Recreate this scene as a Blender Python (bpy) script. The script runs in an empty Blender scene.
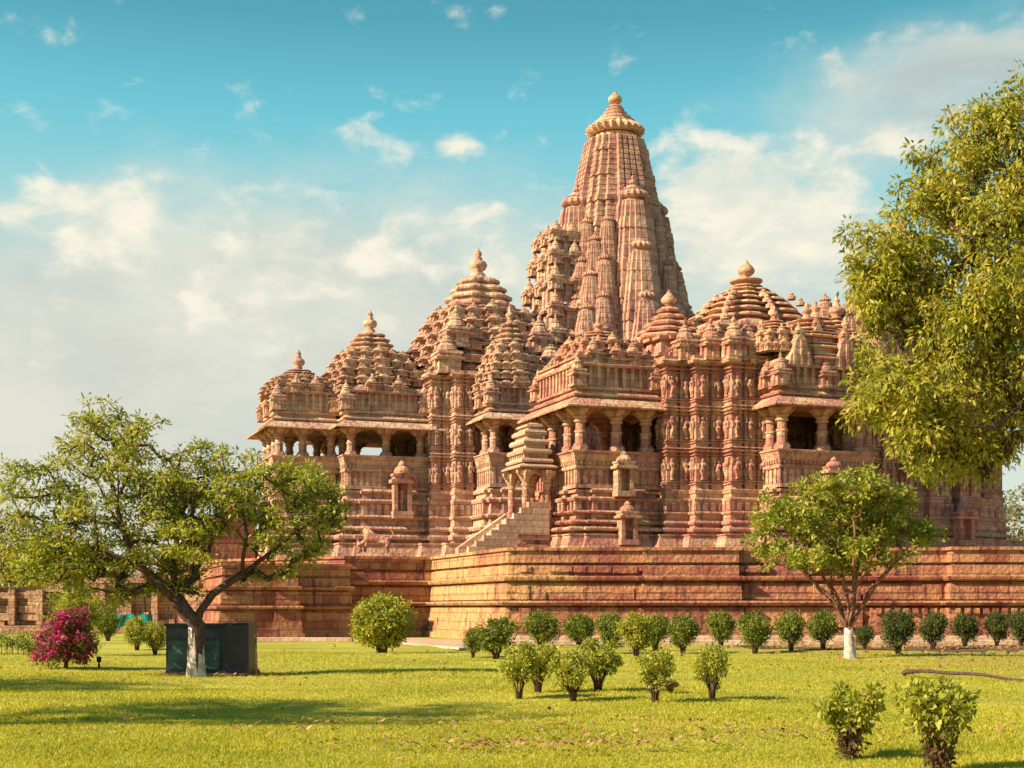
import bpy, math, random
import numpy as np
from mathutils import Vector, Matrix

# ------------------------------------------------------------------ camera, sky, sun
SC = bpy.context.scene
COL = SC.collection
F, HZ, CH = 1400.0, 608.0, 1.4          # focal length in pixels, horizon row, eye height
cam = bpy.data.cameras.new('camera')
camo = bpy.data.objects.new('camera', cam); COL.objects.link(camo)
cam.sensor_width = 36.0; cam.lens = 36.0 * F / 1024.0
cam.shift_y = (HZ - 384.0) / 1024.0
cam.clip_start = 0.1; cam.clip_end = 6000
camo.location = (0, 0, CH); camo.rotation_euler = (math.pi / 2, 0, 0)
SC.camera = camo
SC.render.engine = 'CYCLES'
SC.view_settings.view_transform = 'Standard'; SC.view_settings.look = 'None'
SC.view_settings.gamma = 1.0; SC.view_settings.use_curve_mapping = False
SC.view_settings.exposure = 1.1
SC.cycles.max_bounces = 6; SC.cycles.transparent_max_bounces = 8

SUN_H = Vector((-0.915, -0.405)).normalized(); SUN_EL = math.radians(33)
sund = Vector((SUN_H.x * math.cos(SUN_EL), SUN_H.y * math.cos(SUN_EL), math.sin(SUN_EL)))
sl = bpy.data.lights.new('sun', 'SUN'); sl.energy = 4.6; sl.angle = math.radians(0.55); sl.color = (1.0, 0.84, 0.60)
so = bpy.data.objects.new('sun', sl); COL.objects.link(so)
so.rotation_euler = sund.to_track_quat('Z', 'Y').to_euler(); so.location = (-40, -20, 40)


class NT:
    """tiny node-tree helper: every call returns an output socket"""
    def __init__(s, tree): s.t = tree; s.n = tree.nodes; s.l = tree.links
    def put(s, inp, v):
        if v is None: return
        if isinstance(v, bpy.types.NodeSocket): s.l.new(v, inp)
        else:
            if isinstance(v, (tuple, list)) and len(v) == 3 and inp.type == 'RGBA': v = (*v, 1)
            inp.default_value = v
    def math(s, op, a, b=None, c=None, clamp=False):
        n = s.n.new('ShaderNodeMath'); n.operation = op; n.use_clamp = clamp
        for i, v in enumerate((a, b, c)): s.put(n.inputs[i], v)
        return n.outputs[0]
    def mix(s, f, a, b, mode='MIX'):
        n = s.n.new('ShaderNodeMix'); n.data_type = 'RGBA'; n.blend_type = mode
        s.put(n.inputs[0], f); s.put(n.inputs[6], a); s.put(n.inputs[7], b)
        return n.outputs[2]
    def noise(s, vec, scale, detail=4, rough=.55, dist=0.0, col=False):
        n = s.n.new('ShaderNodeTexNoise'); s.put(n.inputs['Vector'], vec)
        n.inputs['Scale'].default_value = scale; n.inputs['Detail'].default_value = detail
        n.inputs['Roughness'].default_value = rough; n.inputs['Distortion'].default_value = dist
        return n.outputs[1 if col else 0]
    def ramp(s, f, stops, interp='LINEAR'):
        n = s.n.new('ShaderNodeValToRGB'); n.color_ramp.interpolation = interp
        e = n.color_ramp.elements
        while len(e) < len(stops): e.new(0.5)
        for k, (p, c) in zip(e, stops):
            k.position = p; k.color = (c, c, c, 1) if isinstance(c, (int, float)) else (*c, 1)
        s.put(n.inputs[0], f); return n.outputs[0]
    def sep(s, v):
        n = s.n.new('ShaderNodeSeparateXYZ'); s.put(n.inputs[0], v); return n.outputs
    def comb(s, x, y, z):
        n = s.n.new('ShaderNodeCombineXYZ'); s.put(n.inputs[0], x); s.put(n.inputs[1], y); s.put(n.inputs[2], z); return n.outputs[0]
    def smooth(s, v, a, b):
        n = s.n.new('ShaderNodeMapRange'); n.interpolation_type = 'SMOOTHSTEP'
        s.put(n.inputs[0], v); n.inputs[1].default_value = a; n.inputs[2].default_value = b
        return n.outputs[0]


def build_world():
    w = bpy.data.worlds.new('World'); SC.world = w; w.use_nodes = True
    t = NT(w.node_tree); t.n.clear()
    out = t.n.new('ShaderNodeOutputWorld'); bg = t.n.new('ShaderNodeBackground')
    sky = t.n.new('ShaderNodeTexSky'); sky.sky_type = 'NISHITA'; sky.sun_disc = False
    sky.sun_elevation = SUN_EL; sky.sun_rotation = math.atan2(SUN_H.x, SUN_H.y)
    sky.air_density = 1.0; sky.dust_density = 1.2; sky.ozone_density = 1.5
    g = t.n.new('ShaderNodeTexCoord').outputs['Generated']
    x, y, z = t.sep(g)
    az = t.math('ARCTAN2', x, y)
    el = t.math('ARCSINE', z)
    elf = t.math('DIVIDE', el, 0.9, clamp=True)
    # teal air above, pale dusty air towards the horizon
    grad = t.ramp(elf, [(0.0, (.56, .60, .49)), (.12, (.50, .56, .47)), (.20, (.42, .57, .51)), (.29, (.27, .56, .55)),
                        (.375, (.11, .46, .52)), (.44, (.05, .30, .36)), (.50, (.035, .21, .27)), (1.0, (.03, .17, .33))])
    grad10 = t.mix(1.0, grad, (5.2, 5.2, 5.2), 'MULTIPLY')
    base = t.mix(0.86, sky.outputs[0], grad10)
    vec = t.comb(az, t.math('MULTIPLY', el, 1.7), 0.0)
    warp = t.noise(vec, 9, 3, .5, col=True)
    vw = t.n.new('ShaderNodeVectorMath'); vw.operation = 'MULTIPLY_ADD'
    t.put(vw.inputs[0], warp); vw.inputs[1].default_value = (.05, .05, 0); t.put(vw.inputs[2], vec)
    n1 = t.noise(vw.outputs[0], 22, 7, .58)
    n2 = t.noise(vw.outputs[0], 7, 5, .6)

    def blob(px, py, rx, ry, k):
        a0 = math.atan((px - 512) / F); e0 = math.atan2(HZ - py, math.hypot(F, px - 512))
        dx = t.math('MULTIPLY', t.math('SUBTRACT', az, a0), F / rx)
        dy = t.math('MULTIPLY', t.math('SUBTRACT', el, e0), F * 1.12 / ry)
        r2 = t.math('ADD', t.math('MULTIPLY', dx, dx), t.math('MULTIPLY', dy, dy))
        return t.math('MULTIPLY', t.math('POWER', 2.718, t.math('MULTIPLY', r2, -1.0)), k)

    def total(lst):
        s = None
        for b in lst:
            v = blob(*b); s = v if s is None else t.math('ADD', s, v)
        return s
    # white puffs
    puffs = total([(765, 215, 95, 50, .72), (735, 165, 66, 22, .52), (790, 250, 90, 40, .5), (690, 190, 40, 22, .4), (348, 132, 34, 17, .42), (455, 145, 26, 14, .42),
                   (546, 146, 13, 15, .40), (252, 150, 20, 9, .36), (375, 266, 34, 18, .38), (445, 226, 50, 26, .30),
                   (255, 285, 34, 20, .36), (12, 214, 24, 14, .40), (80, 195, 62, 22, .38), (130, 222, 60, 24, .30),
                   (235, 243, 26, 10, .3), (490, 212, 26, 16, .3), (510, 275, 26, 22, .34), (905, 140, 60, 16, .42),
                   (950, 70, 110, 36, .5), (1010, 45, 90, 30, .46), (60, 235, 150, 50, .26), (210, 270, 130, 60, .26), (400, 245, 120, 50, .28), (560, 270, 60, 60, .3), (180, 190, 90, 30, .18), (420, 150, 90, 30, .14), (300, 330, 150, 50, .2), (700, 140, 60, 16, .3), (840, 170, 60, 30, .24), (700, 250, 60, 40, .25)])
    cov = t.smooth(t.math('ADD', puffs, t.math('MULTIPLY', t.math('SUBTRACT', n1, .5), 1.9)), .16, .74)
    # low dusty veil with soft streaks
    veil = total([(60, 330, 330, 150, .66), (330, 300, 240, 130, .46), (60, 500, 420, 110, .5), (800, 290, 220, 130, .52), (540, 240, 260, 110, .2), (930, 70, 160, 60, .4),
                  (940, 120, 150, 60, .3)])
    vcov = t.math('MULTIPLY', t.smooth(t.math('ADD', veil, t.math('MULTIPLY', t.math('SUBTRACT', n2, .5), .8)), .12, .85), .88)
    greyf = total([(940, 92, 110, 26, 1.0), (960, 50, 120, 30, .55), (1000, 95, 90, 24, .7), (60, 520, 400, 150, .5)])
    veilc = t.mix(t.smooth(n2, .35, .65), (2.8, 2.75, 2.45), (3.3, 3.25, 2.8))
    base = t.mix(vcov, base, veilc)
    puffc = t.mix(t.smooth(n1, .42, .66), (3.4, 3.4, 2.9), (4.2, 3.9, 3.2))
    puffc = t.mix(t.math('MINIMUM', greyf, .85), puffc, (1.75, 2.2, 2.25))
    final = t.mix(t.math('MULTIPLY', cov, .9), base, puffc)
    t.put(bg.inputs[0], final); bg.inputs[1].default_value = 0.112
    t.l.new(bg.outputs[0], out.inputs[0])
build_world()

R = random.Random(7)
NR = np.random.default_rng(11)


def gp(px, Y):
    """ground-plan x for a picture column at distance Y"""
    return (px - 512.0) / F * Y


def yb(py):
    """distance of a ground point seen at picture row py"""
    return F * CH / (py - HZ)


# ------------------------------------------------------------------ materials
def new_mat(name):
    m = bpy.data.materials.new(name); m.use_nodes = True
    t = NT(m.node_tree); t.n.clear()
    out = t.n.new('ShaderNodeOutputMaterial'); b = t.n.new('ShaderNodeBsdfPrincipled')
    t.l.new(b.outputs[0], out.inputs[0]); b.inputs['Specular IOR Level'].default_value = .2
    return m, t, b, out


def bump(t, b, h, dist=.05, strength=1.0):
    n = t.n.new('ShaderNodeBump'); n.inputs['Distance'].default_value = dist; n.inputs['Strength'].default_value = strength
    t.put(n.inputs['Height'], h); t.l.new(n.outputs[0], b.inputs['Normal'])


def stone_mat(name, c1, c2, dark, blocks=(.9, .32), grime=.55, carve=.05, mortar=.55, pale=(.62, .50, .36), sun_ochre=0):
    m, t, b, out = new_mat(name)
    co = t.n.new('ShaderNodeTexCoord').outputs['Object']
    x, y, z = t.sep(co)
    st = t.comb(t.math('ADD', x, t.math('MULTIPLY', y, 1.0)), z, 0.0)
    br = t.n.new('ShaderNodeTexBrick'); t.put(br.inputs['Vector'], st)
    br.inputs['Scale'].default_value = 1.0; br.inputs['Brick Width'].default_value = blocks[0]
    br.inputs['Row Height'].default_value = blocks[1]; br.inputs['Mortar Size'].default_value = .014
    br.inputs['Mortar Smooth'].default_value = .3; br.inputs['Color1'].default_value = (0, 0, 0, 1)
    br.inputs['Color2'].default_value = (1, 1, 1, 1); br.inputs['Mortar'].default_value = (.5, .5, .5, 1)
    nbig = t.noise(co, .55, 5, .6)
    nmid = t.noise(co, 2.6, 6, .65)
    nfin = t.noise(co, 11, 5, .7)
    tone = t.math('ADD', t.math('MULTIPLY', nbig, .5), t.math('ADD', t.math('MULTIPLY', nmid, .35), t.math('MULTIPLY', t.sep(br.outputs[0])[0], .25)))
    c = t.mix(t.smooth(tone, .38, .72), c1, c2)
    c = t.mix(t.math('MULTIPLY', t.smooth(nmid, .57, .74), .55), c, pale)
    if sun_ochre: c = t.mix(t.math('MULTIPLY', t.math('MULTIPLY', t.smooth(x, -5.0, -3.6), t.smooth(t.math('SUBTRACT', t.noise(co, .5, 4, .6), t.math('MULTIPLY', x, .05)), .42, .62)), sun_ochre), c, (.66, .40, .17))  # yellower stone at the platform corner, its direct sunlight put into the colour too
    # rain streaks and lichen stains, longer than they are wide
    sv = t.comb(t.math('MULTIPLY', x, 2.2), t.math('MULTIPLY', y, 2.2), t.math('MULTIPLY', z, .45))
    ns = t.noise(sv, 1.3, 6, .68)
    c = t.mix(t.math('MULTIPLY', t.smooth(ns, .50, .67), grime), c, dark)
    c = t.mix(t.math('MULTIPLY', t.smooth(nfin, .52, .75), .35), c, dark)
    c = t.mix(t.math('MULTIPLY', br.outputs['Fac'], mortar), c, dark)
    t.put(b.inputs['Base Color'], c); b.inputs['Roughness'].default_value = .93
    vor = t.n.new('ShaderNodeTexVoronoi'); t.put(vor.inputs['Vector'], co); vor.inputs['Scale'].default_value = 5.2
    h = t.math('ADD', t.math('MULTIPLY', nfin, .6), t.math('MULTIPLY', vor.outputs['Distance'], .55))
    h = t.math('SUBTRACT', h, t.math('MULTIPLY', br.outputs['Fac'], mortar))
    h = t.math('ADD', h, t.math('MULTIPLY', t.noise(co, 34, 3, .6), .2))
    bump(t, b, h, carve * 1.6)
    return m


M = {}
M['temple'] = stone_mat('temple_sandstone', (.48, .205, .15), (.66, .42, .25), (.155, .05, .055), carve=.09, grime=.72, mortar=.22)
M['temple_far'] = stone_mat('weathered_sandstone', (.53, .285, .21), (.68, .47, .30), (.20, .08, .08), carve=.09, grime=.66, mortar=.2)
M['spire'] = stone_mat('spire_sandstone', (.46, .235, .17), (.62, .39, .26), (.19, .075, .075), blocks=(.8, .34), carve=.07, grime=.8, mortar=.2, pale=(.55, .37, .26))
M['platform'] = stone_mat('platform_sandstone', (.33, .10, .07), (.53, .25, .125), (.11, .035, .04), blocks=(1.05, .40), carve=.09, grime=.85, mortar=.6, pale=(.58, .36, .2), sun_ochre=.8)
M['pale'] = stone_mat('pale_repaired_stone', (.47, .28, .19), (.60, .42, .28), (.24, .11, .09), blocks=(1.1, .3), carve=.025, grime=.3)
M['roofstone'] = stone_mat('roof_sandstone', (.50, .235, .165), (.64, .40, .23), (.17, .06, .06), carve=.04, grime=.5)
M['ruin'] = stone_mat('ruin_stone', (.40, .20, .13), (.60, .38, .22), (.15, .07, .06), blocks=(.7, .35), carve=.09, grime=.6)


def simple_mat(name, col, rough=.7, spec=.3, var=.25, scale=8, metallic=0):
    m, t, b, out = new_mat(name)
    co = t.n.new('ShaderNodeTexCoord').outputs['Object']
    n = t.noise(co, scale, 5, .6)
    c = t.mix(t.smooth(n, .35, .7), tuple(v * (1 - var) for v in col), tuple(min(1, v * (1 + var)) for v in col))
    t.put(b.inputs['Base Color'], c); b.inputs['Roughness'].default_value = rough
    b.inputs['Specular IOR Level'].default_value = spec; b.inputs['Metallic'].default_value = metallic
    bump(t, b, n, .01)
    return m


def bark_mat(name, col, dark):
    m, t, b, out = new_mat(name)
    co = t.n.new('ShaderNodeTexCoord').outputs['Object']
    x, y, z = t.sep(co)
    n = t.noise(t.comb(t.math('MULTIPLY', x, 3), t.math('MULTIPLY', y, 3), z), 7, 6, .7)
    t.put(b.inputs['Base Color'], t.mix(t.smooth(n, .35, .65), dark, col)); b.inputs['Roughness'].default_value = .95
    bump(t, b, n, .04)
    return m


def leaf_mat(name, cols, trans=.42, patch=1.3):
    m, t, b, out = new_mat(name)
    geo = t.n.new('ShaderNodeNewGeometry')
    co = t.n.new('ShaderNodeTexCoord').outputs['Object']
    rnd = geo.outputs['Random Per Island']
    nz = t.noise(co, patch, 3, .6)
    f = t.math('ADD', t.math('MULTIPLY', rnd, .6), t.math('MULTIPLY', t.smooth(nz, .3, .7), .4))
    n = len(cols)
    c = t.ramp(f, [(i / (n - 1), cols[i]) for i in range(n)])
    t.put(b.inputs['Base Color'], c); b.inputs['Roughness'].default_value = .55; b.inputs['Specular IOR Level'].default_value = .35
    tr = t.n.new('ShaderNodeBsdfTranslucent')
    t.put(tr.inputs[0], t.mix(1.0, c, (1.25, 1.2, .5), 'MULTIPLY'))
    mx = t.n.new('ShaderNodeMixShader'); mx.inputs[0].default_value = trans
    t.l.new(b.outputs[0], mx.inputs[1]); t.l.new(tr.outputs[0], mx.inputs[2]); t.l.new(mx.outputs[0], out.inputs[0])
    return m


M['bark_dark'] = bark_mat('dark_bark', (.15, .085, .07), (.055, .028, .03))
M['bark_red'] = bark_mat('reddish_bark', (.34, .17, .11), (.13, .06, .05))
M['twig'] = bark_mat('shrub_twig', (.17, .09, .06), (.06, .03, .025))
M['limewash'] = simple_mat('limewash', (.50, .42, .38), .9, .1, .35, 7)
M['leaf_A'] = leaf_mat('acacia_leaves', [(.065, .085, .016), (.18, .22, .028), (.32, .35, .045), (.50, .45, .085), (.42, .24, .08)])
M['leaf_B'] = leaf_mat('glossy_leaves', [(.06, .10, .015), (.17, .22, .025), (.30, .33, .04), (.46, .43, .08), (.42, .25, .08)])
M['leaf_C'] = leaf_mat('mast_leaves', [(.07, .08, .014), (.20, .215, .022), (.35, .34, .035), (.52, .45, .075), (.54, .33, .11)])
M['leaf_shrub'] = leaf_mat('clipped_shrub_leaves', [(.04, .06, .012), (.12, .155, .018), (.25, .28, .03), (.40, .38, .05)], .3)
M['leaf_light'] = leaf_mat('light_shrub_leaves', [(.14, .15, .02), (.28, .29, .035), (.42, .41, .05), (.52, .43, .08)], .35)
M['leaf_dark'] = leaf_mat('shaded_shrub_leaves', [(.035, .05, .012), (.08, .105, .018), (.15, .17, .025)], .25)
M['leaf_purple'] = leaf_mat('croton_leaves', [(.10, .035, .03), (.17, .07, .035), (.16, .16, .03), (.10, .16, .025)], .3)
M['bract'] = leaf_mat('magenta_bracts', [(.38, .015, .14), (.66, .03, .28), (.80, .10, .44)], .3)
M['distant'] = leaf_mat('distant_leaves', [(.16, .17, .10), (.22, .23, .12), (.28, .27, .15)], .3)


# ------------------------------------------------------------------ mesh building
class MB:
    def __init__(s): s.v = []; s.f = []
    def add(s, vs, fs):
        o = len(s.v); s.v.extend(vs); s.f.extend([tuple(i + o for i in f) for f in fs])
    def box(s, x0, x1, y0, y1, z0, z1):
        s.add([(x0, y0, z0), (x1, y0, z0), (x1, y1, z0), (x0, y1, z0), (x0, y0, z1), (x1, y0, z1), (x1, y1, z1), (x0, y1, z1)],
              [(0, 3, 2, 1), (4, 5, 6, 7), (0, 1, 5, 4), (1, 2, 6, 5), (2, 3, 7, 6), (3, 0, 4, 7)])
    def rings(s, rings, cap0=False, cap1=True):
        n = len(rings[0]); o = len(s.v)
        for r in rings: s.v.extend(r)
        for i in range(len(rings) - 1):
            a = o + i * n
            for k in range(n):
                k2 = (k + 1) % n
                s.f.append((a + k, a + k2, a + n + k2, a + n + k))
        if cap0: s.f.append(tuple(o + k for k in range(n - 1, -1, -1)))
        if cap1: s.f.append(tuple(o + (len(rings) - 1) * n + k for k in range(n)))
    def sweep(s, poly, prof, cap0=False, cap1=True):
        s.rings([[(x, y, z) for x, y in offset(poly, d)] for z, d in prof], cap0, cap1)
    def lathe(s, x, y, prof, n=12, rib=0.0, nr=0, cap1=True):
        rs = []
        for z, r in prof:
            ring = []
            for k in range(n):
                a = 2 * math.pi * k / n
                rr = r * (1 + (rib if nr and (k % 2) else 0))
                ring.append((x + rr * math.cos(a), y + rr * math.sin(a), z))
            rs.append(ring)
        s.rings(rs, False, cap1)
    def build(s, name, mat, parent=None, smooth=False, loc=None, rot=None):
        me = bpy.data.meshes.new(name); me.from_pydata(s.v, [], s.f); me.update()
        me.materials.append(mat if not isinstance(mat, str) else M[mat])
        if smooth: me.polygons.foreach_set('use_smooth', [True] * len(me.polygons))
        o = bpy.data.objects.new(name, me); COL.objects.link(o)
        if parent is not None: o.parent = parent
        if loc is not None: o.location = loc
        if rot is not None: o.rotation_euler = rot
        return o


def offset(poly, d):
    if abs(d) < 1e-9: return list(poly)
    n = len(poly); out = []
    for i in range(n):
        x0, y0 = poly[i - 1]; x1, y1 = poly[i]; x2, y2 = poly[(i + 1) % n]
        ax, ay = x1 - x0, y1 - y0; bx, by = x2 - x1, y2 - y1
        la = math.hypot(ax, ay) or 1; lb = math.hypot(bx, by) or 1
        n1 = (ay / la, -ax / la); n2 = (by / lb, -bx / lb)
        dt = 1 + n1[0] * n2[0] + n1[1] * n2[1]
        if dt < .2: dt = .2
        out.append((x1 + d * (n1[0] + n2[0]) / dt, y1 + d * (n1[1] + n2[1]) / dt))
    return out


def rect(x0, x1, y0, y1): return [(x0, y0), (x1, y0), (x1, y1), (x0, y1)]


def ratha(cx, cy, hx, hy, steps):
    """stepped plan: steps = [(half width as a fraction of the side, projection)], outermost bay last"""
    def side(h, other):   # points of one side from centre bay end to the corner, first quadrant style
        return [(w * other, p) for w, p in steps]
    def quad(h, other):
        pts = []
        tot = [p for _, p in steps]
        lv = 0
        prev = sum(tot)
        ws = [w for w, _ in steps]
        k = len(steps) - 1
        acc = prev
        while k >= 0:
            pts.append((ws[k] * other, acc)); acc -= tot[k]; pts.append((ws[k] * other, acc)); k -= 1
        return pts
    P = []
    # +x side then +y, -x, -y, each from negative tangent to positive tangent
    for ang in range(4):
        h, o = (hx, hy) if ang % 2 == 0 else (hy, hx)
        q = quad(h, o)
        pts = [(h + a, -t) for t, a in q[::-1]] + [(h + a, t) for t, a in q]
        pts = [(h, -o)] + pts
        for a, b in pts:
            for _ in range(ang): a, b = -b, a
            P.append((cx + a, cy + b))
    return P


def jag(poly, pil, rec, depth, skip=None):
    out = []; n = len(poly)
    for i in range(n):
        x0, y0 = poly[i]; x1, y1 = poly[(i + 1) % n]
        L = math.hypot(x1 - x0, y1 - y0); out.append((x0, y0))
        if L < 2 * pil * .8 + rec: continue
        tx, ty = (x1 - x0) / L, (y1 - y0) / L; nx, ny = ty, -tx
        c = max(1, int(round((L - pil) / (pil + rec)))); pw = (L - c * rec) / (c + 1)
        if pw < .25 * pil: continue
        p = 0
        for k in range(c):
            p += pw; d = depth
            a = (x0 + tx * p, y0 + ty * p); p2 = p + rec; b = (x0 + tx * p2, y0 + ty * p2)
            out += [a, (a[0] - nx * d, a[1] - ny * d), (b[0] - nx * d, b[1] - ny * d), b]; p = p2
    return out


def edges(poly):
    n = len(poly)
    for i in range(n):
        x0, y0 = poly[i]; x1, y1 = poly[(i + 1) % n]; L = math.hypot(x1 - x0, y1 - y0)
        if L < 1e-6: continue
        tx, ty = (x1 - x0) / L, (y1 - y0) / L
        yield (x0, y0), (tx, ty), (ty, -tx), L


def obox(mb, c, t, nrm, hw, d0, d1, z0, z1):
    """box against a wall: centre c on the wall line, half width hw, from depth d0 to d1 along the normal"""
    p = []
    for z in (z0, z1):
        for a, d in ((-hw, d0), (-hw, d1), (hw, d1), (hw, d0)):
            p.append((c[0] + t[0] * a + nrm[0] * d, c[1] + t[1] * a + nrm[1] * d, z))
    mb.add(p, [(3, 2, 1, 0), (4, 5, 6, 7), (0, 1, 5, 4), (1, 2, 6, 5), (2, 3, 7, 6), (3, 0, 4, 7)])


def slats(mb, poly, z0, z1, pitch, w, d, onlyfront=True):
    for p, t, nr, L in edges(poly):
        if L < pitch * 1.5: continue
        if onlyfront and (nr[1] > .5 or nr[0] > .5): continue
        c = int(L / pitch)
        for k in range(c + 1):
            a = (L - c * pitch) / 2 + k * pitch
            obox(mb, (p[0] + t[0] * a, p[1] + t[1] * a), t, nr, w / 2, -.02, d, z0, z1)


def figure(mb, c, t, nr, z, h, rnd):
    """small carved standing figure in high relief"""
    sw = rnd.uniform(-.09, .09) * h
    prof = [(0, .10, 0), (.12, .085, -.3), (.30, .11, .2), (.46, .15, .9), (.56, .10, .3), (.70, .16, -.5), (.80, .12, -.6), (.83, .05, -.5),
            (.87, .075, -.4), (.95, .075, -.3), (1.0, .03, -.3)]
    rs = []
    for zz, r, s in prof:
        ring = []
        for k in range(6):
            a = 2 * math.pi * k / 6
            ta = (r * math.cos(a)) * h + s * sw; na = .06 + (r * .9 * math.sin(a)) * h
            ring.append((c[0] + t[0] * ta + nr[0] * na, c[1] + t[1] * ta + nr[1] * na, z + zz * h))
        rs.append(ring)
    mb.rings(rs)
    for sd in (-1, 1):   # an arm raised or hanging
        up = rnd.random() < .4
        zz = z + (.72 if up else .5) * h
        cc = (c[0] + t[0] * (sd * .2 * h + sw * .3), c[1] + t[1] * (sd * .2 * h + sw * .3))
        obox(mb, cc, t, nr, .035 * h, .02, .11, zz, zz + .26 * h)


def figures(mb, poly, z, h, rnd, front=True, minw=.3):
    for p, t, nr, L in edges(poly):
        if L < minw: continue
        if front and (nr[1] > .5 or nr[0] > .5): continue
        c = max(1, int(L / (h * .55)))
        for k in range(c):
            a = L * (k + .5) / c
            figure(mb, (p[0] + t[0] * a, p[1] + t[1] * a), t, nr, z, h * rnd.uniform(.86, 1.0), rnd)


def base_profile(H, s=1.0):
    f = [(0, 1.08), (.03, 1.08), (.035, .98), (.26, .74), (.265, .80), (.285, .80), (.29, .42), (.325, .42), (.33, .72), (.35, .80), (.375, .80), (.395, .72), (.40, .38), (.44, .36),
         (.445, .56), (.475, .64), (.505, .52), (.51, .30), (.60, .28), (.605, .46), (.63, .54), (.655, .44), (.66, .24), (.80, .22), (.805, .38), (.84, .44), (.865, .36), (.87, .14), (.93, .12),
         (.935, .26), (.97, .28), (1, .12)]
    return [(z * H, d * s) for z, d in f]


def wall_profile(z0, z1, bands=3):
    pr = []; H = (z1 - z0) / bands
    for b in range(bands):
        a = z0 + b * H
        pr += [(a, .02), (a + .08 * H, .02), (a + .085 * H, .09), (a + .11 * H, .10), (a + .115 * H, .03), (a + .14 * H, .03), (a + .145 * H, .08), (a + .17 * H, .08), (a + .175 * H, .0), (a + .78 * H, .0), (a + .785 * H, .07),
               (a + .81 * H, .10), (a + .815 * H, .02), (a + .86 * H, .02), (a + .865 * H, .12), (a + .90 * H, .15), (a + .92 * H, .05), (a + .95 * H, .04), (a + .955 * H, .13), (a + .98 * H, .12)]
    pr += [(z1, .14), (z1 + .001, .3), (z1 + .12, .36), (z1 + .2, .2), (z1 + .35, .2)]
    return pr


KAL = [(0, .45), (.05, .5), (.1, .3), (.2, .62), (.33, .74), (.46, .62), (.54, .3), (.6, .38), (.64, .2), (.74, .32), (.82, .27), (.9, .12), (1, .02)]
BUD = [(0, .62), (.06, .66), (.10, .28), (.17, .28), (.24, .5), (.36, .66), (.48, .68), (.62, .52), (.76, .28), (.88, .12), (1, .02)]


def kalasha(mb, x, y, z, h, n=10, prof=None):
    mb.lathe(x, y, [(z + a * h, r * h * (.6 if prof else .47)) for a, r in (prof or KAL)], n)


def lobed(cx, cy, r, n=8, cut=.12):
    """round plan broken by shallow notches"""
    P_ = []
    for k in range(n * 4):
        a = 2 * math.pi * (k + .5) / (n * 4); rr = r * (1 if k % 4 in (1, 2) else 1 - cut)
        q = (abs(math.cos(a)) ** 5 + abs(math.sin(a)) ** 5) ** (-1 / 5) * .93
        P_.append((cx + rr * q * math.cos(a), cy + rr * q * math.sin(a)))
    return P_


def amalaka(mb, x, y, z, r, h, n=28):
    mb.lathe(x, y, [(z, r * .72), (z + .12 * h, r * .90), (z + .3 * h, r), (z + .55 * h, r), (z + .8 * h, r * .86), (z + h, r * .62)], n, rib=-.10, nr=1)


def bell(mb, x, y, z, r, h, n=10):
    mb.lathe(x, y, [(z, r), (z + .06 * h, r * 1.08), (z + .10 * h, r * .96), (z + .24 * h, r * .9), (z + .36 * h, r * .62), (z + .4 * h, r * .74), (z + .46 * h, r * .7),
                    (z + .52 * h, r * .4), (z + .58 * h, r * .46), (z + .64 * h, r * .3), (z + .7 * h, r * .18), (z + .76 * h, r * .26), (z + .85 * h, r * .24), (z + .92 * h, r * .1), (z + h, .01)], n)


def turret(mb, x, y, z, r, h, rnd=None):
    """little shrine: niche block, overhanging slabs, bell and pot"""
    b = .36 * h
    sq = rect(x - r, x + r, y - r, y + r)
    mb.sweep(sq, [(z - .05, 0), (z + .06 * h, 0), (z + .07 * h, -.12 * r), (z + b * .8, -.12 * r), (z + b * .82, .16 * r), (z + b * .95, .2 * r), (z + b, -.05 * r),
                  (z + b * 1.15, -.12 * r), (z + b * 1.18, .02 * r), (z + b * 1.32, .0), (z + b * 1.38, -.25 * r)])
    for dx, dy in ((0, -1), (-1, 0)):
        obox(mb, (x + dx * r, y + dy * r), (dy, -dx) if dx else (1, 0), (dx, dy), .32 * r, -.1, .08 * r, z + .02, z + b * 1.05)
    bell(mb, x, y, z + b * 1.36, r * .86, h - b * 1.36, 10)


UNIT = jag(ratha(0, 0, .76, .76, [(.76, .10), (.44, .14)]), .15, .05, .055)


def spire_mesh(mb, x, y, z0, z1, w, top=.45, p=1.45, course=.34, unit=UNIT, cap=True):
    n = max(6, int((z1 - z0) / course)); rs = []
    def sc(t): return w * (1 - (1 - top) * t ** p)
    for i in range(n):
        t0, t1 = i / n, (i + 1) / n
        h = (z1 - z0) / n; z = z0 + i * h
        am = (i % 5 == 4)
        for fz, k in ((0, 1.0), (.78, 1.0), (.80, .982), (.98, .982)):
            s = sc(t0 + (t1 - t0) * fz) * k
            ring = []
            for a, b in unit:
                q = 1.0
                if abs(a) > .55 and abs(b) > .55: q = 1.025 if am and fz < .79 else .98
                ring.append((x + a * s * q, y + b * s * q, z + fz * h))
            rs.append(ring)
    mb.rings(rs)
    if cap:
        s = sc(1)
        mb.lathe(x, y, [(z1 - .02, s * .8), (z1 + .12 * s, s * .72), (z1 + .25 * s, s * .66)], 16)
        amalaka(mb, x, y, z1 + .2 * s, s * 1.02, s * .62, 32)
        zz = z1 + .82 * s
        mb.lathe(x, y, [(zz, s * .7), (zz + .1 * s, s * .62), (zz + .14 * s, s * .42), (zz + .26 * s, s * .40), (zz + .3 * s, s * .3)], 20)
        kalasha(mb, x, y, zz + .28 * s, s * .72)


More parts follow.
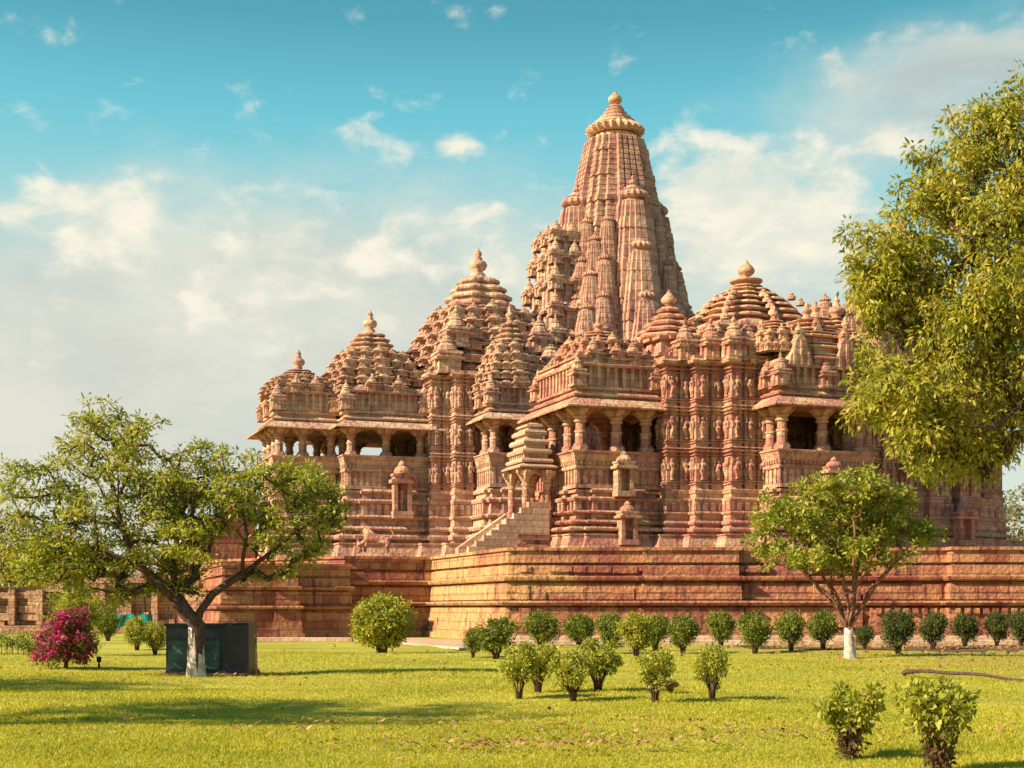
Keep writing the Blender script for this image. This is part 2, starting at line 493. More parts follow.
_mini = {}
def mini_spire(parent, x, y, ztop, w, h, mat='spire', name='minor_spire'):
    """a copy of one of the small attached spires; ztop is the tip"""
    key = (round(h / w, 1), mat)
    if key not in _mini:
        mb = MB(); k = h / w
        u = jag(ratha(0, 0, .8, .8, [(.7, .1), (.36, .1)]), .22, .06, .035)
        hb = k * .12
        mb.sweep([(a * 1.0, b * 1.0) for a, b in u], [(0, 0), (hb * .2, 0), (hb * .22, .08), (hb * .35, .08), (hb * .37, 0), (hb * .8, 0), (hb * .82, .1), (hb, .1)])
        s_top = .5; zt = k - .88 * s_top * 2.05
        spire_mesh(mb, 0, 0, hb, zt, .98, s_top, 1.6, course=k / 16, unit=u)
        me = mb.build('minor_spire', mat).data
        bpy.data.objects.remove(bpy.data.objects[-1] if False else [o for o in COL.objects if o.data == me][0])
        _mini[key] = (me, k)
    me, k = _mini[key]
    o = bpy.data.objects.new(name, me); COL.objects.link(o); o.parent = parent
    s = h / k
    o.location = (x, y, ztop - h); o.scale = (w / 1.0, w / 1.0, s)
    return o


def tiered_roof(mb, cx, cy, hx, hy, z0, z1, n, rnd, top=.42, turrets=True, power=1.3, thick=1.0, minir=.5, fin=1.2, slabs=4):
    """stepped roof: carved tiers set with little shrines, then plain slabs, a ribbed disc and the seat of the finial"""
    zc = z1 - fin                       # foot of the finial
    zt = z0 + (zc - z0) * .66
    dz = (zt - z0) / n
    for i in range(n):
        t = i / n; s = 1 - (1 - top) * t ** power
        z = z0 + i * dz
        ax, ay = hx * s, hy * s
        pl = ratha(cx, cy, ax * .86, ay * .86, [(.66, ax * .07), (.34, ax * .07)])
        mb.sweep(pl, [(z - .05, -.05), (z + .42 * dz, -.05), (z + .44 * dz, .10 * thick), (z + .56 * dz, .18 * thick), (z + .66 * dz, .13 * thick), (z + .68 * dz, -.04),
                      (z + .80 * dz, -.07), (z + .82 * dz, .05 * thick), (z + .90 * dz, .06 * thick), (z + .96 * dz, -.06), (z + dz, -.3 * dz)])
        if turrets:
            slats(mb, pl, z - .02, z + .42 * dz, .34, .13, .04)
            r = max(.2, minir * (.45 + .55 * s)); hh = dz * 1.12
            pts = [(sx * ax * .84, sy * ay * .84) for sx in (-1, 1) for sy in (-1, 1)]
            pts += [(0, -ay * .97), (-ax * .97, 0), (0, ay * .97), (ax * .97, 0)]
            if ax * 2 > r * 7:
                pts += [(-ax * .45, -ay * .92), (ax * .45, -ay * .92), (-ax * .92, -ay * .45), (-ax * .92, ay * .45)]
            for k, (px_, py_) in enumerate(pts):
                turret(mb, cx + px_, cy + py_, z + .05 * dz, r * (1.25 if k in (4, 5) else 1), hh * (1.25 if k in (4, 5) else 1), rnd)
    h = (zc - zt) / (slabs + .6)
    for i in range(slabs):
        s = top * (1 - .66 * (i / slabs) ** 1.45); z = zt + i * h
        pl = lobed(cx, cy, min(hx, hy) * s * 1.04)
        mb.sweep(pl, [(z - .1, -.1), (z + .34 * h, -.1), (z + .38 * h, .08), (z + .56 * h, .13), (z + .8 * h, .08), (z + .96 * h, -.12), (z + h, -.2)])
    r = min(hx, hy) * top * .36
    amalaka(mb, cx, cy, zc - .62 * h - .05, max(r, .26), .5 * h, 24)
    mb.lathe(cx, cy, [(zc - .15 * h - .05, r * .7), (zc + .02, r * .62), (zc + .1, r * .4)], 14)


def roof(parent, cx, cy, hx, hy, z0, z1, n, mat='roofstone', **kw):
    mb = MB(); rnd = random.Random(int(z1 * 100))
    tiered_roof(mb, cx, cy, hx, hy, z0, z1, n, rnd, **kw)
    o = mb.build('roof', mat, parent)
    f = MB(); fin = kw.get('fin', 1.2)
    kalasha(f, cx, cy, z1 - fin, fin, 14)
    f.build('finial', mat, o, smooth=True)
    return o


def pillar_mesh(h, r):
    mb = MB()
    def sq(z0, z1, a, ch=.0):
        mb.sweep([(a, -a * .45), (a, a * .45), (a * .8, a * .8), (a * .45, a), (-a * .45, a), (-a * .8, a * .8), (-a, a * .45), (-a, -a * .45), (-a * .8, -a * .8), (-a * .45, -a), (a * .45, -a), (a * .8, -a * .8)],
                 [(z0, 0), (z0 + .02, .02), (z1 - .02, .02), (z1, 0)])
    sq(0, .12 * h, r * 1.25); sq(.12 * h, .17 * h, r * 1.05)
    mb.lathe(0, 0, [(.17 * h, r * .92), (.42 * h, r * .9), (.43 * h, r * 1.06), (.47 * h, r * 1.06), (.48 * h, r * .86), (.66 * h, r * .82), (.67 * h, r * 1.1), (.71 * h, r * 1.15), (.74 * h, r * .9), (.78 * h, r * 1.2), (.80 * h, r * 1.35)], 12)
    # cross-shaped bracket capital, flaring upwards
    for a, b in ((r * 2.4, r * .7), (r * .7, r * 2.4)):
        mb.rings([[(-a * .5, -b * .7, .80 * h), (a * .5, -b * .7, .80 * h), (a * .5, b * .7, .80 * h), (-a * .5, b * .7, .80 * h)] if a > b else
                  [(-a * .7, -b * .5, .801 * h), (a * .7, -b * .5, .801 * h), (a * .7, b * .5, .801 * h), (-a * .7, b * .5, .801 * h)],
                  [(-a * .75, -b, .88 * h), (a * .75, -b, .88 * h), (a * .75, b, .88 * h), (-a * .75, b, .88 * h)] if a > b else
                  [(-a, -b * .75, .881 * h), (a, -b * .75, .881 * h), (a, b * .75, .881 * h), (-a, b * .75, .881 * h)],
                  [(-a, -b, .94 * h), (a, -b, .94 * h), (a, b, .94 * h), (-a, b, .94 * h)],
                  [(-a, -b, 1.0 * h), (a, -b, 1.0 * h), (a, b, 1.0 * h), (-a, b, 1.0 * h)]], True, True)
    return mb


_pm = {}
def pillar(parent, x, y, z, h, r, mat='temple'):
    key = (round(h, 2), round(r, 2), mat)
    if key not in _pm:
        o = pillar_mesh(h, r).build('pillar', mat, parent); _pm[key] = o.data
    else:
        o = bpy.data.objects.new('pillar', _pm[key]); COL.objects.link(o); o.parent = parent
    o.location = (x, y, z); return o


def hall(parent, x0, x1, y0, y1, zf, zs, ze, mat, pillars, ov=.75, base=True, basescale=1.0, back=None, name_b='balustrade'):
    """open pillared hall or balcony: seat wall with leaning slats, pillars, ceiling beam and drooping eave"""
    if base:
        mb = MB(); pl = ratha((x0 + x1) / 2, (y0 + y1) / 2, (x1 - x0) / 2 - .25, (y1 - y0) / 2 - .25, [(.62, .22)])
        mb.sweep(pl, base_profile(zf, basescale)); 
        slats(mb, offset(pl, .25 * basescale), zf * .665, zf * .80, .42, .24, .07)
        mb.build('plinth', mat, parent)
    mb = MB(); r = rect(x0, x1, y0, y1); h = zs - zf
    outer = [(zf, .04), (zf + .10 * h, .04), (zf + .11 * h, -.06), (zf + .50 * h, -.06), (zf + .51 * h, .06), (zf + .60 * h, .06), (zf + .62 * h, .0), (zf + .94 * h, .20), (zf + .96 * h, .26), (zs, .26)]
    inner = [(zs, -.12), (zf + .62 * h, -.36), (zf + .1, -.36)]
    mb.sweep(r, outer + inner, False, True)
    slats(mb, offset(r, -.06), zf + .12 * h, zf + .5 * h, .36, .17, .07)
    slats(mb, offset(r, .05), zf + .64 * h, zf + .74 * h, .22, .10, .05)
    mb.build(name_b, mat, parent)
    for (px_, py_) in pillars: pillar(parent, px_, py_, zs, ze - zs - .12, .26, mat)
    # beams
    mb = MB()
    mb.sweep(rect(x0 + .05, x1 - .05, y0 + .05, y1 - .05), [(ze - .12, 0), (ze + .12, 0), (ze + .14, -.08), (ze + .42, -.08)], True, True)
    # lintel frieze dentils
    slats(mb, rect(x0 + .05, x1 - .05, y0 + .05, y1 - .05), ze - .05, ze + .08, .3, .16, .05)
    mb.build('beam', mat, parent)
    mb = MB()
    mb.sweep(rect(x0, x1, y0, y1), [(ze + .18, -.02), (ze - .06, ov * .72), (ze - .20, ov), (ze - .13, ov + .03), (ze + .02, ov * .78), (ze + .36, .02), (ze + .37, .16), (ze + .46, .2), (ze + .5, .05), (ze + .62, -.05)])
    mb.build('eave', mat, parent)


def stairs(mb, x0, x1, y0, y1, z, n):
    """steps rising from x0 to x1"""
    for i in range(n):
        a = x0 + (x1 - x0) * i / n
        mb.box(a, x1, y0, y1, z * i / n - (.01 if i else 0), z * (i + 1) / n)


def niche(parent, x, y, z, w, h, face='-y', mat='temple', d=.45):
    mb = MB()
    t, nr = ((1, 0), (0, -1)) if face == '-y' else ((0, -1), (-1, 0))
    c = (x, y)
    obox(mb, c, t, nr, w * .55, -.05, d, z, z + .12 * h)
    for s in (-1, 1):
        cc = (x + t[0] * s * w * .38, y + t[1] * s * w * .38)
        obox(mb, cc, t, nr, w * .11, -.05, d * .85, z + .12 * h, z + .60 * h)
    obox(mb, c, t, nr, w * .28, -.05, .06, z + .12 * h, z + .60 * h)
    obox(mb, c, t, nr, w * .66, -.05, d * 1.15, z + .60 * h, z + .66 * h)
    obox(mb, c, t, nr, w * .50, -.05, d, z + .66 * h, z + .72 * h)
    obox(mb, c, t, nr, w * .56, -.05, d * 1.05, z + .72 * h, z + .76 * h)
    cx, cy = x + nr[0] * d * .45, y + nr[1] * d * .45
    mb.lathe(cx, cy, [(z + .76 * h, w * .44), (z + .80 * h, w * .46), (z + .86 * h, w * .36), (z + .90 * h, w * .2), (z + .92 * h, w * .22), (z + .97 * h, w * .12), (z + h, .01)], 12)
    figure(mb, (x + nr[0] * .02, y + nr[1] * .02), t, nr, z + .13 * h, .44 * h, R)
    mb.build('niche', mat, parent)


def thing(name, label, cat, loc=(0, 0, 0), rz=0, group=None):
    o = bpy.data.objects.new(name, None); COL.objects.link(o); o.empty_display_size = .5
    if loc[2] == 0: loc = (loc[0], loc[1], HG(loc[0], loc[1]) - .005)
    o.location = loc; o.rotation_euler = (0, 0, rz); o['label'] = label; o['category'] = cat
    if group: o['group'] = group
    return o


def tag(o, label, cat, group=None, kind=None):
    if label: o['label'] = label
    if cat: o['category'] = cat
    if group: o['group'] = group
    if kind: o['kind'] = kind
    return o


TH = math.radians(20)
UX, UY = math.cos(TH), math.sin(TH)
P = 3.9

# ------------------------------------------------------------------ ground
def ground():
    m, t, b, out = new_mat('lawn')
    co = t.n.new('ShaderNodeTexCoord').outputs['Object']
    x, y, z = t.sep(co)
    n1 = t.noise(co, .22, 5, .6); n2 = t.noise(co, 1.1, 5, .65); n3 = t.noise(co, 9, 4, .7)
    c = t.mix(t.smooth(n1, .35, .65), (.33, .31, .035), (.46, .41, .055))
    c = t.mix(t.math('MULTIPLY', t.smooth(n2, .5, .75), .5), c, (.38, .29, .06))
    c = t.mix(t.math('MULTIPLY', t.smooth(n3, .5, .8), .5), c, (.06, .07, .015))
    c = t.mix(t.math('MULTIPLY', t.smooth(t.noise(t.comb(t.math('MULTIPLY', x, .25), y, 0), .9, 4, .6), .5, .68), .55), c, (.13, .15, .02))
    # dry, trodden turf to the right beyond the young tree
    dry = t.math('MULTIPLY', t.smooth(x, 6, 14), t.math('MULTIPLY', t.smooth(y, 22, 30), t.smooth(n2, .3, .6)))
    c = t.mix(t.math('MULTIPLY', dry, .7), c, (.33, .20, .06))
    t.put(b.inputs['Base Color'], c); b.inputs['Roughness'].default_value = .95
    bump(t, b, t.math('ADD', n3, n2), .06)
    mb = MB(); N = 90
    xs = [-900, -300, -120] + list(np.linspace(-60, 60, N)) + [120, 300, 900]
    ys = [-60, -10] + list(np.linspace(2, 70, N)) + [110, 300, 900, 2500]
    def hz(x, y):
        if y < 3 or y > 56 or abs(x) > 60: return 0
        return .035 * (math.sin(x * .7 + y * .3) + math.sin(y * .9 - x * .2)) * min(1, (y - 3) / 5, (56 - y) / 6)
    for yy in ys:
        for xx in xs: mb.v.append((xx, yy, hz(xx, yy)))
    W = len(xs)
    for j in range(len(ys) - 1):
        for i in range(W - 1): mb.f.append((j * W + i, j * W + i + 1, (j + 1) * W + i + 1, (j + 1) * W + i))
    o = mb.build('ground', m, smooth=True); o['kind'] = 'structure'
    return hz
HG = ground()


def mesh_np(name, verts, faces, mat, parent=None, smooth=False):
    me = bpy.data.meshes.new(name); nv = len(verts); nf = len(faces); k = faces.shape[1]
    me.vertices.add(nv); me.vertices.foreach_set('co', verts.astype(np.float32).ravel())
    me.loops.add(nf * k); me.loops.foreach_set('vertex_index', faces.astype(np.int32).ravel())
    me.polygons.add(nf); me.polygons.foreach_set('loop_start', (np.arange(nf) * k).astype(np.int32))
    me.polygons.foreach_set('loop_total', np.full(nf, k, dtype=np.int32))
    me.update(calc_edges=True); me.materials.append(M[mat] if isinstance(mat, str) else mat)
    o = bpy.data.objects.new(name, me); COL.objects.link(o)
    if parent is not None: o.parent = parent
    return o


def grass():
    M['grass'] = leaf_mat('grass_blades', [(.22, .24, .018), (.36, .35, .025), (.50, .45, .04), (.56, .44, .09)], .4, .35)
    n = 330000
    u = NR.random(n)
    Y = 11.0 / (1 - u * (1 - 11.0 / 44.0))           # density falls off as 1/Y^2
    X = (NR.random(n) * 2 - 1) * Y * .40
    hz = .035 * (np.sin(X * .7 + Y * .3) + np.sin(Y * .9 - X * .2)) * np.clip((Y - 3) / 5, 0, 1) * np.clip((56 - Y) / 6, 0, 1)
    patch = np.sin(X * 1.3 + 2 * np.sin(Y * .7)) * np.sin(Y * 1.1 + X * .4)
    h = (.012 + .018 * NR.random(n)) * (1 + .35 * patch) * (1 + Y / 60); w = .004 + .00022 * Y
    a = NR.random(n) * 2 * np.pi; ln = h * .7
    bx, by = np.cos(a), np.sin(a); a2 = NR.random(n) * 2 * np.pi
    v = np.zeros((n, 3, 3))
    v[:, 0] = np.stack([X - bx * w, Y - by * w, hz - .005], 1)
    v[:, 1] = np.stack([X + bx * w, Y + by * w, hz - .005], 1)
    v[:, 2] = np.stack([X + np.cos(a2) * ln, Y + np.sin(a2) * ln, hz + h], 1)
    o = mesh_np('grass', v.reshape(-1, 3), np.arange(n * 3).reshape(-1, 3), 'grass')
    tag(o, 'short yellow green lawn grass across the foreground', None, kind='stuff')
    # fallen leaves
    M['litter'] = leaf_mat('fallen_leaves', [(.20, .07, .03), (.34, .15, .06), (.42, .26, .10), (.5, .42, .2)], .1)
    cl = [(16.2, 0.0, 4.2, 700, .8), (13.9, .2, 1.0, 420, .25), (48, 18, 8, 1500, 1.4), (50, 8, 8, 700, 1.4), (15.0, 1.8, 3.0, 260, .5), (26, 0, 9, 420, 6), (36, 12, 6, 500, 3.0), (41, 12, 9, 500, 1.2), (31, 9.5, 2.5, 160, 1.5), (27.8, -6, 2.4, 160, 1)]
    P_ = []
    for Yc, Xc, sx, k, sy in cl:
        P_.append(np.stack([NR.normal(Xc, sx, k), NR.normal(Yc, sy, k)], 1))
    p = np.concatenate(P_); p = p[(p[:, 1] > 11) & (p[:, 1] < 54)]; n = len(p)
    s = (.012 + .02 * NR.random(n)) * (1 + p[:, 1] / 30); a = NR.random(n) * 6.283; ti = NR.random(n) * .6
    d1 = np.stack([np.cos(a), np.sin(a), ti], 1) * s[:, None]; d2 = np.stack([-np.sin(a), np.cos(a), ti * .5], 1) * s[:, None] * .6
    c = np.stack([p[:, 0], p[:, 1], np.full(n, .075)], 1)
    v = np.stack([c - d1, c + d2, c + d1, c - d2], 1)
    o = mesh_np('fallen_leaves', v.reshape(-1, 3), np.arange(n * 4).reshape(-1, 4), 'litter')
    tag(o, 'dry reddish brown leaves scattered over the lawn', None, kind='stuff')
grass()

# ------------------------------------------------------------------ platform
PLAT_PROF = [(0, .55), (.28, .55), (.281, .42), (.55, .42), (.56, .36), (.95, .34), (.96, .30), (1.42, .26), (1.425, .12), (1.50, .12), (1.51, .40), (1.55, .46), (1.62, .50), (1.67, .48), (1.70, .40), (1.705, .14), (1.76, .14), (1.765, .22), (2.05, .2), (2.06, .22), (2.44, .16), (2.445, .0), (2.51, .0), (2.52, .30), (2.58, .35),
             (2.68, .38), (2.72, .26), (2.73, .12), (3.16, .10), (3.17, -.02), (3.27, -.02), (3.28, .12), (3.76, .10), (3.77, .20), (3.90, .20)]


def platform():
    t = thing('stone_platform', 'long red sandstone platform with ledges carrying both temples', 'platform', (0, 0, 0))
    front = [(-.08, 57.8), (5.5, 57.8), (5.5, 57.55), (9.2, 57.55), (9.2, 57.85), (15.0, 57.95), (15.0, 57.7), (18.0, 57.75), (18.0, 57.0), (22.5, 57.1), (22.5, 57.5), (36, 57.8)]
    poly = front + [(50, 118), (-28, 108), (-18.0, 78), (-14.6, 71.5), (-8.0, 67.2), (-3.87, 68.6)]
    mb = MB(); mb.sweep(poly, PLAT_PROF)
    # irregular course of odd blocks under the rim, and a broken dentil row on the right
    rn = random.Random(3)
    x = .3
    while x < 32:
        w = rn.uniform(.35, 1.1)
        if rn.random() < .75: mb.box(x, x + w - .06, 57.66 - rn.uniform(0, .10), 58.1, 2.80 + rn.uniform(0, .16), 3.12 + rn.uniform(0, .04))
        if rn.random() < .5: mb.box(x, x + w * .8, 57.56 - rn.uniform(0, .06), 57.9, 1.76, 1.8 + rn.uniform(.2, .6))
        if rn.random() < .5: mb.box(x, x + w * .9, 57.42 - rn.uniform(0, .05), 57.9, .62, .7 + rn.uniform(.2, .7))
        x += w
    x = 14.9
    while x < 32:
        mb.box(x, x + .22, 57.3 if x < 17.6 or x > 22 else 56.62, 57.9, 1.16, 1.40); x += .38
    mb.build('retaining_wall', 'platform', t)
    m2 = MB()
    m2.sweep(offset(front[:1] + [(36, 57.4)] + [(36, 56.2), (-.9, 56.6)], 0)[::-1] if False else [(-.9, 56.3), (36, 55.9), (36, 57.4), (-.7, 57.3)], [(0, 0), (.26, 0), (.30, -.04)])
    m2.build('foot_step', 'pale', t)
    # front-left lower terrace
    t2 = thing('lower_terrace', 'lower red stone terrace wall left of the large round shrub', 'terrace', (0, 0, 0))
    mb = MB(); k = 3.45 / 3.9
    mb.sweep([(-13.05, 63.4), (-10.6, 64.3), (-10.6, 64.0), (-9.9, 64.2), (-9.9, 64.7), (-7.7, 65.6), (-9.5, 70.6), (-15.4, 70.4)], [(z * k, d * .8) for z, d in PLAT_PROF])
    pass
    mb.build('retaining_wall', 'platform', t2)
platform()


# ------------------------------------------------------------------ the near temple
def near_temple():
    T = thing('temple', 'nearer red sandstone temple with stair and two eaved balconies', 'temple', (11.8, 69.5, P), TH)
    rn = random.Random(5); mat = 'temple'
    # body of the hall behind the porch
    body = [(-6.2, -3.3), (-5.0, -3.3), (-5.0, -3.9), (-3.6, -3.9), (-3.6, -4.7), (-1.75, -4.7), (-1.75, -.8), (2.5, -.8), (2.5, -4.7), (3.9, -4.7), (3.9, -3.7), (5.2, -3.7), (5.2, 3.7), (3.9, 3.7), (3.9, 4.7), (-3.6, 4.7), (-3.6, 3.9), (-5.0, 3.9), (-5.0, 3.3), (-6.2, 3.3), (-6.2, 2.3), (-2.4, 2.3), (-2.4, -2.3), (-6.2, -2.3)]
    sanct = ratha(8.6, 0, 3.5, 3.9, [(.72, .4), (.4, .45)])
    for nm, pl, zt in (('hall', body, 8.7), ('sanctum', sanct, 9.3)):
        c = jag(pl, 1.25, .68, .6); j = jag(c, .5, .2, .16)
        mb = MB(); mb.sweep(pl, [(z, d) for z, d in base_profile(2.95, .9) if z < .29 * 2.95])
        mb.sweep(c, [(z, d * .42) for z, d in base_profile(2.95, .9) if z > .27 * 2.95]); slats(mb, offset(c, .10), 1.96, 2.36, .4, .22, .05)
        mb.build('plinth', mat, T)
        j2 = j
        mb = MB(); mb.sweep(j2, [(2.9, .1)] + wall_profile(3.0, zt, 3))
        H = (zt - 3.0) / 3
        for b in range(3): figures(mb, j, 3.0 + b * H + .20 * H, H * .56, rn)
        mb.build('wall', mat, T)
    # plain masonry cores that close the walls behind the recesses
    # porch
    pil = [(-10.1, -2.35), (-8.3, -2.35), (-6.8, -2.35), (-10.1, 2.35), (-8.3, 2.35), (-6.8, 2.35), (-10.1, -.95), (-10.1, .95)]
    hall(T, -10.45, -6.3, -2.7, 2.7, 2.95, 4.65, 6.75, mat, pil, ov=.62)
    for q in ((-6.3, -2.4, -2.4, 2.4), (-1.8, 2.6, -4.4, -.7)):
        mb = MB(); mb.box(*q, 2.6, 2.96); mb.build('floor', mat, T); mb = MB(); mb.box(*q, 6.9, 8.6); mb.build('ceiling', mat, T)
    # roof of the porch: low carved storey with colonnettes, then small stepped roof
    mb = MB(); pl = rect(-10.35, -6.1, -2.55, 2.55)
    mb.sweep(pl, [(7.2, 0), (7.45, 0), (7.46, .12), (7.56, .14), (7.6, .02), (8.5, -.1), (8.51, .14), (8.62, .18), (8.68, 0), (8.9, -.1), (8.91, .02), (9.0, .02), (9.05, -.3)])
    slats(mb, offset(pl, -.06), 7.6, 8.5, .42, .17, .13)
    for px_, py_ in ((-10.3, -2.5), (-6.4, -2.5), (-10.3, 2.5)): turret(mb, px_, py_, 7.6, .34, 1.55)
    for px_ in (-9.4, -7.4): turret(mb, px_, -2.2, 8.7, .36, 1.3)
    mb.build('parapet', mat, T)
    roof(T, -8.2, 0, 1.9, 2.2, 8.9, 11.4, 2, thick=.8, minir=.3, top=.5, fin=.7, slabs=3)
    # canopy before the stairs, repaired in pale stone
    for a, b in ((-12.25, -.95), (-12.25, .95), (-11.2, -.95), (-11.2, .95)): pillar(T, a, b, 1.65, 2.2, .17, mat)
    mb = MB(); c = rect(-12.4, -11.0, -1.05, 1.05)
    mb.sweep(c, [(3.85, -.1), (4.0, -.1), (3.95, .22), (4.02, .24), (4.2, -.1), (4.21, .05), (4.3, .09), (4.38, .05), (4.42, -.12), (4.62, -.14), (4.63, -.0), (4.74, .04), (4.84, -.02), (4.88, -.2), (5.06, -.22), (5.07, -.08), (5.2, -.05), (5.3, -.12), (5.34, -.28), (5.5, -.3), (5.51, -.16), (5.64, -.14), (5.74, -.24), (5.78, -.40), (5.9, -.42), (5.91, -.30), (6.02, -.34), (6.1, -.55)], True, True)
    slats(mb, offset(c, -.13), 4.42, 4.62, .3, .14, .05)
    mb.build('canopy_roof', 'pale', T)
    mb = MB(); mb.box(-12.5, -10.5, -1.3, 1.3, 0, 1.65); mb.box(-10.9, -10.45, -.8, .8, 1.65, 3.0)
    mb.sweep(rect(-12.5, -10.5, -1.3, 1.3), [(.0, .5), (.4, .45), (.41, .3), (.7, .25), (.71, .35), (.85, .35), (.86, .15), (1.4, .1), (1.41, .16), (1.66, .16)])
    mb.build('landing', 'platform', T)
    mb = MB(); stairs(mb, -14.5, -12.5, -.9, .9, 1.65, 8)
    mb.build('stairs', 'pale', T)
    mb = MB()
    for s in (-1, 1):
        y0, y1 = (s * .9, s * 1.32) if s > 0 else (s * 1.32, s * .9)
        if s < 0:
            for i in range(9):   # stepped cheek wall
                xa = -15.2 + i * .36; mb.box(xa, -11.3, y0 - .25, y0 + .02, .26 * i - (.01 if i else 0), .26 * (i + 1))
        mb.add([(-14.9, y0, 0), (-14.9, y1, 0), (-12.5, y1, 0), (-12.5, y0, 0), (-14.9, y0, .3), (-14.9, y1, .3), (-12.5, y1, 1.95), (-12.5, y0, 1.95)],
               [(0, 3, 2, 1), (4, 7, 6, 5), (0, 4, 5, 1), (1, 5, 6, 2), (2, 6, 7, 3), (3, 7, 4, 0)][::1])
    mb.build('stair_wall', 'pale', T)
    niche(T, -8.35, -3.05, 2.55, .8, 2.1, d=.55); niche(T, -8.3, -3.3, .35, .8, 2.0, d=.6)
    # camera-side balcony
    pil = [(-1.7, -5.9), (.4, -5.9), (2.4, -5.9), (-1.7, -4.9), (2.4, -4.9)]
    hall(T, -2.0, 2.75, -6.25, -4.3, 2.95, 4.65, 6.75, mat, pil, ov=.62)
    niche(T, .5, -6.5, 2.45, .8, 1.9, d=.5)
    mb = MB(); pl = rect(-1.95, 2.7, -6.1, -4.2)
    mb.sweep(pl, [(7.2, 0), (7.45, 0), (7.46, .12), (7.56, .14), (7.6, .02), (8.4, -.1), (8.41, .14), (8.52, .18), (8.58, 0), (8.8, -.1)])
    slats(mb, offset(pl, -.06), 7.6, 8.4, .4, .17, .13)
    for px_, py_ in ((-1.9, -6.1), (.4, -6.15), (2.6, -6.1), (-1.95, -5.0)): turret(mb, px_, py_, 7.55, .36, 1.5)
    # carved gables above the colonnettes
    for gx, gw, gh, gy in ((-.9, 1.2, 1.5, -5.9), (1.5, 1.3, 1.5, -5.9), (.4, 1.2, 2.2, -5.3)):
        prof = [(-gw / 2, 0), (-gw * .46, gh * .25), (-gw * .3, gh * .45), (-gw * .22, gh * .75), (0, gh), (gw * .22, gh * .75), (gw * .3, gh * .45), (gw * .46, gh * .25), (gw / 2, 0)]
        n = len(prof); vs = [(gx + a, gy - .35, 8.5 + b) for a, b in prof] + [(gx + a, gy + .5, 8.5 + b) for a, b in prof]
        mb.add(vs, [tuple(range(n - 1, -1, -1)), tuple(range(n, 2 * n))] + [(k, k + 1, n + k + 1, n + k) for k in range(n - 1)])
        for q in (-.3, 0, .3): mb.box(gx + q * gw - .06, gx + q * gw + .06, gy - .42, gy - .3, 8.5, 8.5 + gh * (.75 if q == 0 else .4))
        turret(mb, gx, gy - .1, 8.5 + gh * .8, .2, .8)
    mb.build('parapet', mat, T)
    roof(T, .4, -4.6, 1.9, 1.5, 8.6, 11.8, 3, thick=.8, minir=.36, top=.55, turrets=False, fin=.7, slabs=3)
    roof(T, -1.5, -4.9, .8, .8, 9.2, 11.4, 2, thick=.6, minir=.2, top=.6, fin=.6, slabs=3)
    roof(T, 2.3, -4.9, .8, .8, 9.2, 11.2, 2, thick=.6, minir=.2, top=.6, fin=.6, slabs=3)
    roof(T, 1.8, -3.1, 1.6, 1.6, 9.0, 12.3, 3, thick=.8, minir=.36, top=.55, turrets=False, fin=.7, slabs=3)
    # upper walls and the broad stepped slab roof
    mb = MB(); pl = jag(ratha(-.2, 0, 3.2, 3.2, [(.7, .25), (.4, .25)]), .9, .25, .18)
    mb.sweep(pl, [(8.9, .2), (9.4, .15), (9.41, .3), (9.55, .34), (9.6, .1), (10.5, .0), (10.51, .2), (10.7, .24), (10.75, 0), (11.0, -.1)])
    figures(mb, pl, 9.65, .8, rn)
    for px_, py_ in ((-3.6, -3.4), (-2.6, -4.3), (-5.2, -3.2), (-3.4, -4.5), (3.5, -4.4), (-4.2, -3.8)): turret(mb, px_, py_, 8.9, .5, 2.0)
    mb.build('upper_wall', mat, T)
    mb = MB(); z = 10.9
    for (s, h) in ((1.0, .40), (.93, .38), (.84, .36), (.73, .34), (.61, .32), (.47, .30), (.33, .28), (.2, .22)):
        pl = lobed(-.2, 0, 3.0 * s)
        mb.sweep(pl, [(z - .06, -.2), (z + .3 * h, -.2), (z + .34 * h, .10), (z + .46 * h, .2), (z + .66 * h, .17), (z + .86 * h, .0), (z + h, -.3)])
        for ax, ay in ((-1, -1), (0, -1.05), (-1.05, 0), (1, -1)):
            if s > .5: mb.lathe(-.2 + ax * 2.75 * s * .95, ay * 2.75 * s * .95, [(z + .6 * h, .22), (z + h, .24), (z + h * 1.3, .12), (z + h * 1.5, .14), (z + 1.8 * h, .02)], 8)
        z += h
    amalaka(mb, -.2, 0, z - .05, .62, .22, 20)
    o = mb.build('roof', 'roofstone', T)
    f = MB(); mb2 = f; mb2.lathe(-.2, 0, [(z + .08, .55), (z + .14, .8), (z + .22, .82), (z + .28, .5)], 20); kalasha(f, -.2, 0, z + .26, 1.05, 14, BUD); f.build('finial', 'roofstone', o, smooth=True)
    # roof over the vestibule behind the porch
    mb = MB(); z = 9.0
    pl0 = ratha(-4.6, -.3, 1.5, 2.2, [(.66, .15), (.34, .15)])
    mb.sweep(jag(pl0, .6, .16, .1), [(8.6, .1), (9.2, .1), (9.21, .25), (9.35, .25), (9.36, 0), (10.0, -.05), (10.01, .15), (10.15, .18), (10.2, -.1)])
    z = 10.2
    for s in (1.0, .8, .6, .4, .25):
        pl = lobed(-4.6, -.3, 1.75 * s); h = .36
        mb.sweep(pl, [(z - .05, -.1), (z + .3 * h, -.1), (z + .35 * h, .1), (z + .6 * h, .16), (z + .9 * h, 0), (z + h, -.15)]); z += h
    o = mb.build('roof', 'roofstone', T)
    f = MB(); kalasha(f, -4.6, -.3, z - .05, .95, 12, BUD); f.build('finial', 'roofstone', o, smooth=True)
    # sanctum spire, mostly behind the tall tree
    mb = MB(); spire_mesh(mb, 8.9, 0, 9.3, 15.6, 3.0, .42, 1.5)
    S = mb.build('spire', 'spire', T)
